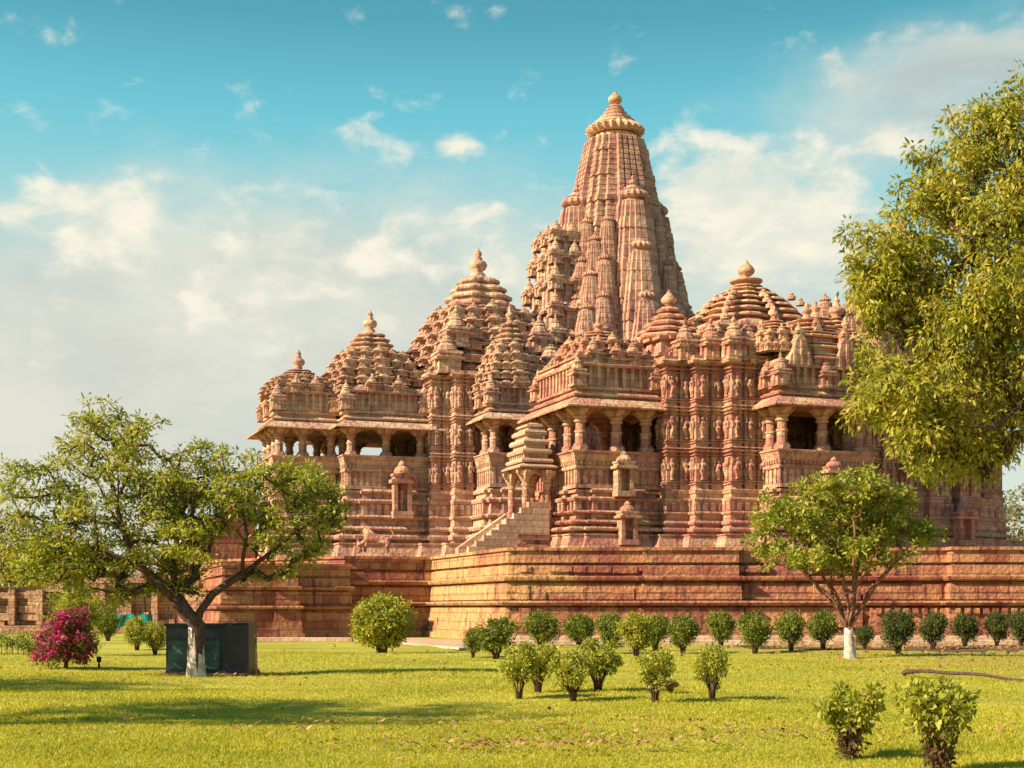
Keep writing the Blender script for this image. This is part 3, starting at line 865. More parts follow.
    for dx, dy in ((0, -1), (-1, 0), (1, 0), (0, 1)):
        for off, zt, w, h in ((2.1, 14.6, 1.2, 5.6), (2.9, 13.2, 1.0, 4.4), (3.5, 11.8, .8, 3.2)):
            mini_spire(S, 8.6 + dx * off, dy * off, zt, w, h)
    for sx in (-1, 1):
        for sy in (-1, 1):
            for c, zt in ((2.6, 14.2), (3.1, 12.3), (3.5, 11.2)): mini_spire(S, 8.6 + sx * c, sy * c, zt, .62, 3.0)
    roof(T, 5.0, 0, 1.5, 2.2, 9.3, 13.4, 3, thick=.8, minir=.34)
    niche(T, 8.6, -5.25, .5, .95, 2.1, d=.5)
    return T
near_temple()


# ------------------------------------------------------------------ the great temple behind
def great_temple():
    T = thing('temple', 'great sandstone temple with the tallest curved spire standing behind', 'temple', (6.7, 91.0, P), TH)
    rn = random.Random(9); mat = 'temple_far'
    # long podium
    body = [(-13.8, 2.6), (-9.0, 2.6), (-9.0, -2.6), (-13.8, -2.6), (-13.8, -4.6), (-12.6, -4.6), (-12.6, -5.4), (-6.2, -5.4), (-6.2, -4.8), (-5.0, -4.8), (-5.0, 4.8), (-6.2, 4.8), (-6.2, 5.4), (-12.6, 5.4), (-12.6, 4.6), (-13.8, 4.6)]
    sanct = ratha(0, 0, 5.0, 5.0, [(.74, .55), (.42, .6)])
    for pl, zt in ((body, 11.0), (sanct, 11.8)):
        c = jag(pl, 1.25, .68, .6); j = jag(c, .5, .2, .16)
        mb = MB(); mb.sweep(pl, [(z, d) for z, d in base_profile(4.4, 1.1) if z < .29 * 4.4])
        mb.sweep(c, [(z, d * .42) for z, d in base_profile(4.4, .9) if z > .27 * 4.4]); slats(mb, offset(c, .10), 2.92, 3.5, .4, .22, .06)
        mb.build('plinth', mat, T)
        mb = MB(); mb.sweep(j, [(4.35, .1)] + wall_profile(4.4, zt, 3))
        H = (zt - 4.4) / 3
        for b in range(3): figures(mb, j, 4.4 + b * H + .20 * H, H * .56, rn)
        mb.build('wall', mat, T)
    # porch and first hall, open between their pillars
    hall(T, -22.6, -18.9, -2.35, 2.35, 4.4, 6.35, 8.05, mat, [(-22.3, -2.0), (-20.9, -2.0), (-19.2, -2.0), (-22.3, 2.0), (-20.9, 2.0), (-19.2, 2.0), (-22.3, -.8), (-22.3, .8)], ov=.75)
    hall(T, -18.8, -13.7, -4.0, 4.0, 4.4, 6.35, 8.05, mat, [(-18.4, -3.6), (-16.3, -3.6), (-14.2, -3.6), (-18.4, 3.6), (-16.3, 3.6), (-14.2, 3.6), (-18.4, -1.5), (-18.4, 1.5)], ov=.75)
    mb = MB(); mb.box(-14.2, -8.9, -2.7, 2.7, 4.0, 4.41); mb.build('floor', mat, T); mb = MB(); mb.box(-14.2, -8.9, -2.7, 2.7, 8.4, 10.9); mb.build('ceiling', mat, T)
    niche(T, -15.6, -4.35, 2.7, 1.1, 3.4, d=.55)
    for (x0, x1, y0, y1) in ((-22.4, -19.0, -2.2, 2.2), (-18.7, -14.0, -3.8, 3.8)):
        mb = MB(); pl = rect(x0, x1, y0, y1)
        mb.sweep(pl, [(8.5, 0), (8.8, 0), (8.81, .14), (8.95, .16), (9.0, .02), (10.0, -.08), (10.01, .16), (10.14, .2), (10.2, 0), (10.4, -.1)])
        slats(mb, offset(pl, -.05), 9.0, 10.0, .4, .17, .12)
        for k in range(4):
            xx = x0 + (x1 - x0) * k / 3; turret(mb, xx, y0 + .1, 9.0 if k in (0, 3) else 10.1, .4, 1.8 if k in (0, 3) else 1.1)
        turret(mb, x0, 0, 8.9, .42, 1.9); turret(mb, x0, y1, 8.9, .42, 1.9)
        mb.build('parapet', mat, T)
    roof(T, -20.75, 0, 1.95, 2.1, 10.1, 13.0, 4, mat, minir=.34, thick=.7, power=1.6, top=.5, fin=1.15, slabs=3)
    roof(T, -16.35, 0, 2.75, 3.5, 10.1, 15.7, 5, mat, minir=.42, thick=.8, power=1.6, top=.5, fin=1.3)
    # great hall roof, steep and crowded with little shrines
    roof(T, -9.4, 0, 4.5, 5.0, 11.2, 20.1, 6, mat, minir=.6, thick=1.0, power=1.35, top=.46, fin=1.7)
    for (x0, z, r, h) in ((-12.9, 11.2, .75, 2.7), (-12.2, 12.9, .7, 2.4), (-6.4, 11.2, .75, 2.7), (-6.9, 12.9, .65, 2.4)):
        mb = MB(); turret(mb, x0, -4.7 + (z - 11.2) * .3, z, r, h); mb.build('turret', mat, T)
    # its balcony towards the lawn
    hall(T, -11.3, -7.6, -7.9, -5.0, 4.4, 6.35, 8.35, mat, [(-11.0, -7.6), (-9.45, -7.6), (-7.9, -7.6), (-11.0, -6.2), (-7.9, -6.2)], ov=.7)
    mb = MB(); pl = rect(-11.2, -7.7, -7.8, -5.0)
    mb.sweep(pl, [(8.8, 0), (9.1, 0), (9.11, .14), (9.25, .16), (9.3, 0), (10.1, -.08), (10.11, .15), (10.25, .18), (10.3, -.1)])
    slats(mb, offset(pl, -.05), 9.3, 10.1, .38, .16, .12)
    for k in range(3): turret(mb, -11.2 + 1.75 * k, -7.7, 9.2 if k != 1 else 10.2, .38, 1.7 if k != 1 else 1.2)
    turret(mb, -11.2, -6.2, 9.1, .42, 1.9)
    mb.build('parapet', mat, T)
    roof(T, -9.45, -6.0, 1.75, 1.7, 10.1, 15.2, 5, mat, minir=.4, thick=.7, power=1.3, fin=.8)
    # vestibule with its stepped gable in front of the spire
    mb = MB(); pl = ratha(-4.0, 0, 2.0, 3.6, [(.6, .3)])
    z = 11.0
    for (a, b, h) in ((2.0, 3.6, 1.9), (1.85, 3.2, 1.8), (1.7, 2.8, 1.7), (1.5, 2.3, 1.8), (1.3, 1.8, 1.7), (1.1, 1.4, 1.4)):
        pl = ratha(-3.6, 0, a, b, [(.6, .18)])
        mb.sweep(jag(pl, .5, .14, .1), [(z - .1, 0), (z + .7 * h, -.05), (z + .71 * h, .18), (z + .8 * h, .24), (z + .86 * h, .05), (z + h, -.15)])
        for yy in (-b, 0, b): turret(mb, -3.6 - a, yy, z + .5 * h, .42, h * 1.0)
        turret(mb, -3.6, -b, z + .5 * h, .42, h)
        z += h
    mb.build('gable', mat, T)
    # great spire
    mb = MB(); spire_mesh(mb, 0, 0, 11.6, 27.75, 4.2, .45, 1.65, cap=False)
    S = mb.build('spire', 'spire', T)
    a = MB(); s = 1.95; z1 = 27.6
    a.lathe(0, 0, [(z1 - .1, s * .86), (z1 + .12, s * .74), (z1 + .5, s * .70)], 24); z1 += .28
    a.lathe(0, 0, [(z1 + .25, s * .62), (z1 + .34, s * .9), (z1 + .5, s * .99), (z1 + .68, s * .99), (z1 + .88, s * .86), (z1 + 1.0, s * .72)], 48, rib=-.13, nr=1)
    zz = z1 + .98
    for r0, hh in ((.70, .3), (.54, .3), (.40, .3), (.30, .26)):
        a.lathe(0, 0, [(zz - .03, s * r0 * .8), (zz + .02, s * r0), (zz + hh * .55, s * r0), (zz + hh * .8, s * r0 * .8), (zz + hh, s * r0 * .7)], 28); zz += hh
    a.lathe(0, 0, [(zz - .02, s * .26), (zz + .12, s * .2), (zz + .16, s * .1), (zz + .3, s * .09)], 16)
    ao = a.build('amalaka', 'roofstone', S, smooth=False)
    f = MB(); f.lathe(0, 0, [(zz + .2, .06), (zz + .26, .3), (zz + .42, .44), (zz + .62, .44), (zz + .78, .3), (zz + .84, .14), (zz + .92, .16), (zz + 1.05, .05), (zz + 1.12, .01)], 18); f.build('finial', 'roofstone', ao, smooth=True)
    for dx, dy in ((0, -1), (-1, 0), (1, 0), (0, 1)):
        for off, zt, w, h in ((2.7, 24.9, 2.05, 13.4), (3.6, 21.3, 1.8, 9.8), (4.5, 17.8, 1.5, 6.6), (5.3, 15.0, 1.15, 4.4)):
            mini_spire(S, dx * off, dy * off, zt, w, h)
        for sg in (-1, 1):
            for off, tan, zt, w, h in ((2.75, 1.75, 22.4, .8, 6.0), (3.25, 2.15, 19.9, .9, 5.4), (3.8, 2.5, 17.4, .9, 4.8), (4.4, 2.8, 15.2, .85, 4.2), (4.9, 2.2, 13.6, .7, 3.2)):
                mini_spire(S, dx * off + dy * sg * tan, dy * off + dx * sg * tan, zt, w, h)
    for sx in (-1, 1):
        for sy in (-1, 1):
            for c, zt, w, h in ((2.5, 21.2, .85, 5.6), (3.0, 18.9, .95, 5.2), (3.5, 16.7, .95, 4.8), (3.95, 14.9, .95, 4.2), (4.4, 13.3, .9, 3.4)): mini_spire(S, sx * c, sy * c, zt, w, h)
    # side balcony of the sanctum (towards the lawn)
    hall(T, -1.9, 1.9, -8.2, -5.4, 4.4, 6.35, 8.35, mat, [(-1.6, -7.9), (0, -7.9), (1.6, -7.9)], ov=.7)
    roof(T, 0, -6.4, 1.7, 1.6, 8.9, 13.0, 4, mat, minir=.42, thick=.7)
    # entrance stair
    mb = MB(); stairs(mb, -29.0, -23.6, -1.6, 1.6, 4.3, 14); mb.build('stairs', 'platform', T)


great_temple()


# ------------------------------------------------------------------ vegetation
def tube(mb, pts, rad, n=7):
    rs = []
    for i, p in enumerate(pts):
        a = Vector(pts[max(0, i - 1)]); b = Vector(pts[min(len(pts) - 1, i + 1)])
        d = (b - a).normalized() if (b - a).length > 1e-6 else Vector((0, 0, 1))
        s = d.cross(Vector((0.13, .97, .2))).normalized(); q = d.cross(s)
        rs.append([tuple(Vector(p) + (s * math.cos(2 * math.pi * k / n) + q * math.sin(2 * math.pi * k / n)) * rad[i] * (1 + .08 * math.sin(k * 2.1 + i))) for k in range(n)])
    mb.rings(rs, True, True)


def skeleton(limbs, targets, seg=.35, rtip=.008, power=.45, jit=.06, rmax=None, rnd=R):
    """limbs: polylines (first starts at the root, others at a node of it). Targets are joined to the nearest branch."""
    nodes = []; par = []; kids = []
    def addn(p, pr):
        nodes.append(np.array(p, float)); par.append(pr); kids.append([])
        if pr >= 0: kids[pr].append(len(nodes) - 1)
        return len(nodes) - 1
    def nearest(p):
        A = np.array(nodes); d = A - p
        # prefer joining from below and behind
        c = np.sqrt((d ** 2).sum(1)) + .55 * np.maximum(0, A[:, 2] - p[2])
        return int(c.argmin())
    for li, L in enumerate(limbs):
        L = [np.array(q, float) for q in L]
        if li == 0: cur = addn(L[0], -1)
        else: cur = nearest(L[0])
        for q in L[1:]:
            a = nodes[cur].copy(); d = np.linalg.norm(q - a); k = max(1, int(d / seg))
            for i in range(1, k + 1):
                p = a + (q - a) * i / k
                if i < k: p = p + np.array([rnd.uniform(-jit, jit) for _ in range(3)]) * .6
                cur = addn(p, cur)
    root = np.array(limbs[0][-1], float)
    order = sorted(targets, key=lambda p: np.linalg.norm(np.array(p) - root))
    tips = []
    for p in order:
        p = np.array(p, float); cur = nearest(p); a = nodes[cur].copy(); d = np.linalg.norm(p - a); k = max(1, int(d / seg))
        sag = rnd.uniform(.0, .12) * d
        for i in range(1, k + 1):
            f = i / k; q = a + (p - a) * f; q[2] += sag * math.sin(math.pi * f)
            if i < k: q = q + np.array([rnd.uniform(-jit, jit) for _ in range(3)])
            cur = addn(q, cur)
        tips.append(cur)
    cnt = np.zeros(len(nodes))
    for tnode in tips: cnt[tnode] += 1
    for i in range(len(nodes) - 1, 0, -1): cnt[par[i]] += cnt[i]
    r = rtip * np.maximum(cnt, .5) ** power
    if rmax:
        r = r * (rmax / r[0]) ** np.clip(np.log(np.maximum(cnt, 1)) / math.log(max(cnt[0], 2)), 0, 1)
    mb = MB(); st = [(0, None)]
    while st:
        s, pr = st.pop(); ch = [s] if pr is None else [pr, s]; cur = s
        while kids[cur]:
            ks = sorted(kids[cur], key=lambda k: -cnt[k])
            for k in ks[1:]: st.append((k, cur))
            cur = ks[0]; ch.append(cur)
        if len(ch) > 1:
            rr = [r[c] for c in ch]
            if pr is not None: rr[0] = min(rr[0], rr[1] * 1.15)
            tube(mb, [tuple(nodes[c]) for c in ch], rr, 9 if max(rr) > .06 else (6 if max(rr) > .02 else 4))
    return mb, [nodes[c] for c in tips]


def leaves(name, centres, per, rc, size, mat, parent, up=.35, aspect=.42, flat=.75, droop=0.0, rng=NR, fold=.25):
    c = np.array(centres, float); n = len(c) * per
    C = np.repeat(c, per, 0)
    rr = np.repeat(rc * (.7 + .6 * rng.random(len(c))), per)
    off = rng.normal(0, 1, (n, 3)); off /= np.linalg.norm(off, axis=1)[:, None] + 1e-9
    off *= (rng.random(n) ** .45)[:, None] * rr[:, None]; off[:, 2] *= flat
    p = C + off
    d = off / (np.linalg.norm(off, axis=1)[:, None] + 1e-9) + rng.normal(0, .7, (n, 3)); d[:, 2] -= droop
    d /= np.linalg.norm(d, axis=1)[:, None]
    nn = rng.normal(0, .8, (n, 3)); nn[:, 2] += up + .6
    s = np.cross(d, nn); s /= np.linalg.norm(s, axis=1)[:, None] + 1e-9
    nn = np.cross(s, d)
    L = (size * (.65 + .7 * rng.random(n)))[:, None]
    v = np.stack([p, p + d * L * .45 + s * L * aspect * .5 + nn * L * fold * .3, p + d * L, p + d * L * .45 - s * L * aspect * .5 + nn * L * fold * .3], 1)
    return mesh_np(name, v.reshape(-1, 3), np.arange(n * 4).reshape(-1, 4), mat, parent)


def in_lobes(lobes, n, rnd, shell=.5):
    out = []; w = [a * b * c for (_, _, _, a, b, c) in lobes]
    while len(out) < n:
        l = rnd.choices(lobes, w)[0]
        v = Vector((rnd.gauss(0, 1), rnd.gauss(0, 1), rnd.gauss(0, 1))).normalized() * (rnd.uniform(shell, 1) ** .6)
        out.append((l[0] + v.x * l[3], l[1] + v.y * l[4], l[2] + v.z * l[5]))
    return out


def whitewash(parent, x0, y0, r0, r1, h, lean=(0, 0)):
    mb = MB(); n = 12; rs = []
    for i in range(7):
        f = i / 6
        rs.append([(x0 + lean[0] * f + (r0 + (r1 - r0) * f + (.05 * (1 - f) ** 4)) * math.cos(2 * math.pi * k / n) * (1 + .04 * math.sin(3 * k + i)), y0 + lean[1] * f + (r0 + (r1 - r0) * f) * math.sin(2 * math.pi * k / n),
                    h * f + (.04 * math.sin(k * 1.9) if i == 6 else 0)) for k in range(n)])
    mb.rings(rs, False, True); mb.build('painted_trunk_base', 'limewash', parent, smooth=True)


def tree_left():
    Y = yb(677); s = Y / F; X0 = gp(196, Y)
    T = thing('tree', 'spreading forked tree with whitewashed trunk before the dark cabinet', 'tree', (X0, Y, 0))
    def q(px, py, dy=0): return ((px - 196) * s, dy, CH + (HZ - py) * s)
    rn = random.Random(21)
    trunk = [(0, 0, 0), q(196, 650), q(197, 625), q(200, 612, .02)]
    limbs = [trunk, [q(200, 612, .02), q(207, 597, .08), q(222, 583, .15), q(243, 571, .25), q(258, 557, .35), q(275, 545, .45)],
             [q(200, 612, .02), q(212, 594, .1), q(240, 574, .25), q(262, 556, .4), q(290, 532, .5), q(318, 512, .6)],
             [q(197, 620), q(178, 600, -.1), q(150, 572, -.25), q(132, 545, -.3), q(120, 510, -.2), q(108, 470, 0)],
             [q(150, 572, -.25), q(110, 552, -.6), q(70, 540, -.8), q(35, 535, -.9)],
             [q(178, 600, -.1), q(168, 560, .4), q(172, 520, .6), q(180, 480, .5)],
             [q(132, 545, -.3), q(100, 500, .4), q(75, 460, .7)],
             [q(240, 574, .25), q(250, 535, -.3), q(245, 500, -.4), q(250, 470, -.3)]]
    k = s
    def L(px, py, rx, ry, dy=0, rd=None): c = q(px, py, dy); return (*c[:2], c[2], rx * k, (rd or min(rx, 75)) * k, ry * k)
    lobes = [L(105, 445, 45, 38), L(60, 480, 45, 30, .3), L(140, 470, 45, 34, -.3), L(30, 545, 36, 28, .0), L(80, 530, 60, 40, -.4), L(150, 520, 55, 42, .3),
             L(200, 480, 36, 26, .4), L(195, 540, 40, 28, -.5), L(250, 470, 45, 24, -.2), L(290, 480, 48, 28, .3), L(315, 505, 36, 30, .2), L(270, 520, 45, 26, -.3), L(320, 540, 22, 18, .3), L(318, 583, 9, 10, .4, 12),
             L(92, 412, 30, 20, .1), L(120, 560, 60, 22, .2), L(30, 500, 34, 34, -.3), L(150, 430, 30, 20, 0), L(15, 470, 18, 16, .2), L(60, 560, 56, 24, .4), L(175, 580, 40, 16, .5), L(230, 510, 40, 34, .5), L(285, 540, 44, 26, .4), L(20, 560, 30, 18, 0), L(200, 455, 34, 14, 0), L(330, 500, 24, 20, 0), L(165, 500, 50, 40, 0), L(45, 570, 55, 22, -.5), L(140, 585, 40, 14, .6), L(100, 590, 50, 14, .3), L(300, 560, 34, 18, .2), L(262, 575, 30, 14, .6), L(240, 490, 34, 24, -.6), L(205, 520, 36, 34, -.3)]
    tg = in_lobes(lobes, 780, rn, .15)
    mb, tips = skeleton(limbs, tg, seg=.3, rtip=.009, power=.5, jit=.05, rmax=.165, rnd=rn)
    tr = mb.build('trunk', 'bark_dark', T, smooth=True)
    whitewash(T, 0, 0, .17, .155, .98, (0, 0))
    leaves('crown', tips, 46, .23, .115, 'leaf_A', T, flat=.5, aspect=.34)


def tree_mid():
    Y = yb(659); s = Y / F
    T = thing('tree', 'young vase shaped tree with white painted trunk base behind the lawn', 'tree', (gp(851, Y), Y, 0))
    def q(px, py, dy=0): return ((px - 851) * s, dy, CH + (HZ - py) * s)
    rn = random.Random(33)
    limbs = [[(0, 0, 0), q(850, 640), q(848, 630)], [q(848, 630), q(828, 596, -.3), q(798, 570, -.4), q(780, 545, -.3)], [q(848, 630), q(852, 590, -.4), q(872, 550, -.5), q(880, 515, -.4)], [q(848, 630), q(842, 600, .4), q(818, 560, .6), q(808, 530, .5)], [q(848, 630), q(872, 590, .3), q(900, 562, .4), q(912, 545, .3)],
             [q(848, 630), q(838, 608, .1), q(818, 585, .3), q(800, 560, .4)],
             [q(848, 630), q(846, 600, -.2), q(836, 565, -.4), q(825, 530, -.4)],
             [q(848, 630), q(856, 600, .3), q(862, 560, .4), q(862, 520, .3)],
             [q(848, 630), q(866, 600, -.1), q(885, 570, -.3), q(900, 545, -.4)],
             [q(856, 600, .3), q(850, 560, -.5), q(848, 520, -.6)]]
    def L(px, py, rx, ry, dy=0): c = q(px, py, dy); return (*c[:2], c[2], rx * s, min(rx, 45) * s, ry * s)
    lobes = [L(790, 512, 40, 24), L(772, 545, 26, 18, .3), L(922, 535, 20, 14, .1), L(825, 488, 26, 16, .2), L(765, 530, 16, 12, 0), L(850, 495, 42, 26, -.3), L(895, 508, 34, 26, .2), L(905, 535, 28, 14, 0), L(842, 530, 48, 28, .4), L(770, 560, 16, 10, -.3), L(868, 545, 36, 18, -.5), L(835, 565, 44, 20, .2), L(850, 590, 26, 18, -.2), L(800, 560, 40, 16, -.2), L(895, 555, 24, 16, .2)]
    tg = in_lobes(lobes, 420, rn, .1)
    mb, tips = skeleton(limbs, tg, seg=.28, rtip=.008, power=.5, jit=.07, rmax=.118, rnd=rn)
    mb.build('trunk', 'bark_red', T, smooth=True)
    tips = [t for t in tips if t[2] > q(0, 572)[2] + .12 * abs(t[0])]
    whitewash(T, -.02, 0, .15, .125, .82, (-.05, 0))
    leaves('crown', tips, 40, .20, .14, 'leaf_B', T, flat=.75, aspect=.5)


def tree_right():
    Y = 30.0; s = Y / F
    T = thing('tree', 'tall leafy tree filling the right edge with drooping foliage', 'tree', (gp(1075, Y), Y, 0))
    def q(px, py, dy=0): return ((px - 1075) * s, dy, CH + (HZ - py) * s)
    rn = random.Random(5)
    limbs = [[(0, 0, 0), q(1076, 600), q(1070, 520, .1), q(1062, 430, .2)],
             [q(1062, 430, .2), q(1040, 340, 0), q(1030, 250, .2), q(1035, 170, .1)],
             [q(1062, 430, .2), q(1020, 400, -.4), q(970, 370, -.6), q(925, 350, -.6)],
             [q(1040, 340, 0), q(990, 280, .5), q(940, 230, .6), q(900, 220, .5)],
             [q(1020, 400, -.4), q(980, 430, -.9), q(930, 430, -1)],
             [q(1062, 430, .2), q(1110, 350, .3), q(1150, 280, .2)]]
    def L(px, py, rx, ry, dy=0, rd=None): c = q(px, py, dy); return (*c[:2], c[2], rx * s, (rd or min(rx, 80)) * s, ry * s)
    lobes = [L(1010, 130, 46, 42), L(960, 160, 50, 34, .4), L(925, 185, 32, 22), L(900, 240, 46, 28, -.2), L(868, 235, 24, 18, .2), L(930, 260, 60, 45, .5), L(1000, 230, 60, 60, -.4), L(890, 300, 36, 34, .3),
             L(960, 330, 60, 50, -.5), L(885, 365, 36, 22, .0), L(905, 390, 52, 34, -.7), L(975, 400, 56, 50, .2), L(915, 435, 38, 28, -.4), L(965, 455, 34, 22, -.2), L(1050, 300, 60, 80, .2), L(1070, 180, 60, 60, 0), L(1120, 280, 60, 70, .2), L(1045, 400, 46, 46, 0),
             L(1000, 430, 26, 30, .3), L(1045, 430, 40, 26, -.3), L(1015, 92, 40, 24, .2), L(985, 120, 40, 26, 0), L(1020, 380, 40, 40, -.5), L(890, 255, 40, 30, .5), L(1000, 300, 60, 50, -.8), L(1030, 100, 30, 24, .2), L(870, 400, 24, 30, 0), L(935, 455, 44, 26, .3), L(885, 275, 46, 40, .1), L(920, 330, 50, 50, .6), L(985, 330, 50, 60, .3), L(980, 450, 30, 26, .4), L(940, 200, 50, 40, .2), L(1015, 175, 50, 60, .3), L(855, 350, 18, 26, .2), L(920, 395, 50, 40, .4), L(990, 110, 24, 20, .1)]
    tg = in_lobes(lobes, 1000, rn, .15)
    mb, tips = skeleton(limbs, tg, seg=.45, rtip=.010, power=.48, jit=.08, rmax=.3, rnd=rn)
    mb.build('trunk', 'bark_dark', T, smooth=True)
    leaves('crown', tips, 66, .30, .145, 'leaf_C', T, flat=1.0, droop=.9, aspect=.36, up=.2)


tree_left(); tree_mid(); tree_right()


def shade_trees():
    """trees that stand just outside the left edge and throw the long bands of shade over the lawn"""
    rn = random.Random(91)
    for i, (x, y, h) in enumerate(((-12.0, 14.6, 9.4), (-17.5, 20.5, 9.0))):
        T = thing('tree', ('leafy tree nearest the viewer outside the left edge of the lawn', 'leafy tree farther back outside the left edge of the lawn')[i], 'tree', (x, y, 0))
        tg = in_lobes([(0, 0, h * .66, h * .36, h * .22, h * .2), (h * .2, 0, h * .5, h * .2, h * .14, h * .12), (-h * .2, .5, h * .78, h * .2, h * .16, h * .14)], 170, rn, .2)
        mb, tips = skeleton([[(0, 0, 0), (.1, 0, h * .35)]], tg, seg=.5, rtip=.012, jit=.08, rmax=.22, rnd=rn)
        mb.build('trunk', 'bark_dark', T); leaves('crown', tips, 44, .42, .15, 'leaf_A', T)
shade_trees()


LOW = []


def shrub_meshes(kind, seed, H=1.0, W=1.0):
    rn = random.Random(seed); rng = np.random.default_rng(seed)
    if kind == 'row':      # clipped ball on several stems
        lobes = [(0, 0, .66, .48, .48, .33), (rn.uniform(-.12, .12), 0, .42, .36, .36, .22)]; nt, per, rc, sz = 130, 34, .12, .07; stems = 7; spread = .22; mat = 'leaf_shrub'
    elif kind == 'vase':   # leggy clump, lighter leaves at the top
        lobes = [(0, 0, .72, .48, .48, .27), (.1, 0, .5, .36, .36, .24), (rn.uniform(-.3, .3), rn.uniform(-.3, .3), .74, .26, .26, .26)]; nt, per, rc, sz = 90, 30, .11, .08; stems = 10; spread = .25; mat = 'leaf_light'
    elif kind == 'loose':  # open croton-like plant
        lobes = [(0, 0, .68, .46, .46, .27), (0, 0, .38, .26, .26, .22), (.3, .1, .8, .2, .2, .2), (-.32, .1, .66, .2, .2, .2)]; nt, per, rc, sz = 80, 20, .10, .10; stems = 9; spread = .22; mat = 'leaf_light'
    else:                  # big ball down to the ground
        lobes = [(0, 0, .52, .46, .46, .42), (0, 0, .3, .34, .34, .24)]; nt, per, rc, sz = 230, 40, .10, .055; stems = 9; spread = .15; mat = 'leaf_light'
    tg = in_lobes(lobes, nt, rn, .35)
    limbs = [[(0, 0, -.02), (0, 0, .08)]]
    for i in range(stems):
        a = 2 * math.pi * i / stems + rn.uniform(-.3, .3); r = spread * rn.uniform(.5, 1.1)
        limbs.append([(0, 0, .06), (math.cos(a) * r * .45, math.sin(a) * r * .45, .2), (math.cos(a) * r, math.sin(a) * r, .42)])
    mb, tips = skeleton(limbs, tg, seg=.09, rtip=.0045, power=.5, jit=.014, rmax=.035 if kind != 'big' else .04, rnd=rn)
    for i in range(stems):  # bundle of bare stems at the foot
        a = 2 * math.pi * i / stems; b = .055
        tube(mb, [(math.cos(a) * b, math.sin(a) * b, -.02), (math.cos(a) * b * 1.6, math.sin(a) * b * 1.6, .2), (math.cos(a) * spread * .8, math.sin(a) * spread * .8, .42)], [.02, .017, .009], 6)
    if kind == 'loose':
        low = [p for p in tips if p[2] < .5] + [(rn.uniform(-.13, .13), rn.uniform(-.13, .13), rn.uniform(.02, .4)) for _ in range(30)]
        tips = [p for p in tips if p[2] >= .42]
        LOW.append(leaves('old_foliage', low, 18, .085, .075, 'leaf_purple', None, rng=rng, aspect=.5).data); bpy.data.objects.remove([o for o in COL.objects if o.data == LOW[-1]][0])
    st = mb.build('stems', 'twig', None, smooth=True)
    lf = leaves('foliage', tips, per, rc, sz, mat, None, flat=.85, aspect=.5, rng=rng)
    sm, lm = st.data, lf.data
    bpy.data.objects.remove(st); bpy.data.objects.remove(lf)
    return sm, lm


VAR = {k: [shrub_meshes(k, s) for s in seeds] for k, seeds in (('row', (1, 2, 3, 4)), ('vase', (5, 6, 7)), ('loose', (8, 9)), ('big', (10,)))}


def shrub(px, pb, pt, pw, kind, var, label, name='shrub', group=None, cat='shrub', lmat=None, Y=None):
    Y = Y or yb(pb); s = Y / F; h = (pb - pt) * s * R.uniform(.97, 1.06); w = pw * s * R.uniform(.96, 1.12)
    T = thing(name, label, cat, (gp(px, Y), Y, 0), R.uniform(0, 6.28), group)
    sm, lm = VAR[kind][var % len(VAR[kind])]
    for nm, me in [('stems', sm), ('foliage', lm)] + ([('old_foliage', LOW[var % len(LOW)])] if kind == 'loose' else []):
        o = bpy.data.objects.new(nm, me); COL.objects.link(o); o.parent = T; o.scale = (w, w, h)
        if lmat and nm == 'foliage':
            o.material_slots[0].link = 'OBJECT'; o.material_slots[0].material = M[lmat]
    return T


row = [(496, 657, 616, 42, 'largest round shrub of the wall row, just right of the platform corner'),
       (541, 652, 614, 35, 'round shrub in the wall row, second right of the platform corner'),
       (579, 647, 614, 31, 'round shrub in the wall row above the pair of yellowish lawn bushes'),
       (611, 654, 614, 31, 'round shrub touching the left side of the paler broad shrub in the wall row'),
       (636, 657, 616, 38, 'paler broad shrub standing forward in the wall row'),
       (655, 650, 614, 34, 'round shrub touching the right side of the paler broad shrub in the wall row'),
       (683, 653, 615, 33, 'round shrub in the wall row, second right of the paler broad shrub'),
       (721, 647, 614, 29, 'dark round shrub in the wall row straight behind the rightmost middle lawn bush'),
       (755, 653, 614, 33, 'round shrub in the wall row under the left edge of the young tree'),
       (791, 652, 614, 28, 'round shrub in the wall row, second left of the white painted trunk'),
       (823, 651, 615, 29, 'round shrub in the wall row directly left of the white painted trunk'),
       (898, 655, 613, 33, 'dark round shrub in the wall row, first large one right of the white painted trunk'),
       (933, 650, 613, 28, 'dark round shrub in the wall row, second large one right of the white painted trunk'),
       (965, 648, 614, 27, 'dark round shrub in the wall row, third large one right of the white painted trunk'),
       (997, 648, 615, 23, 'narrow dark shrub in the wall row, last but one at the right edge'),
       (1021, 647, 613, 24, 'dark shrub in the wall row cut by the right edge')]
for i, (px, b_, t_, w_, lab) in enumerate(row):
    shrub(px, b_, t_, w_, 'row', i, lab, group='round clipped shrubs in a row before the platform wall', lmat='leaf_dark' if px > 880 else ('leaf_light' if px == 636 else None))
shrub(473, 656, 628, 19, 'row', 2, 'small thin shrub at the left end of the wall row', group='round clipped shrubs in a row before the platform wall')
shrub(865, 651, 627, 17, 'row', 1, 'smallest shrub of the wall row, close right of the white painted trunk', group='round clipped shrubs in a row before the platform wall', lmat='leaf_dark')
mid = [(519, 700, 648, 42, 'yellow green lawn bush at the left end of the middle group'), (538, 696, 651, 38, 'lawn bush half hidden behind the leftmost yellow green bush'),
       (573, 702, 653, 42, 'yellow green lawn bush in front of its wider twin, left of centre'), (598, 695, 644, 48, 'wider yellow green lawn bush behind the left twin'),
       (655, 703, 652, 42, 'single yellow green lawn bush with a tiny plant at its foot'), (712, 700, 647, 38, 'narrow yellow green lawn bush at the right end of the middle group')]
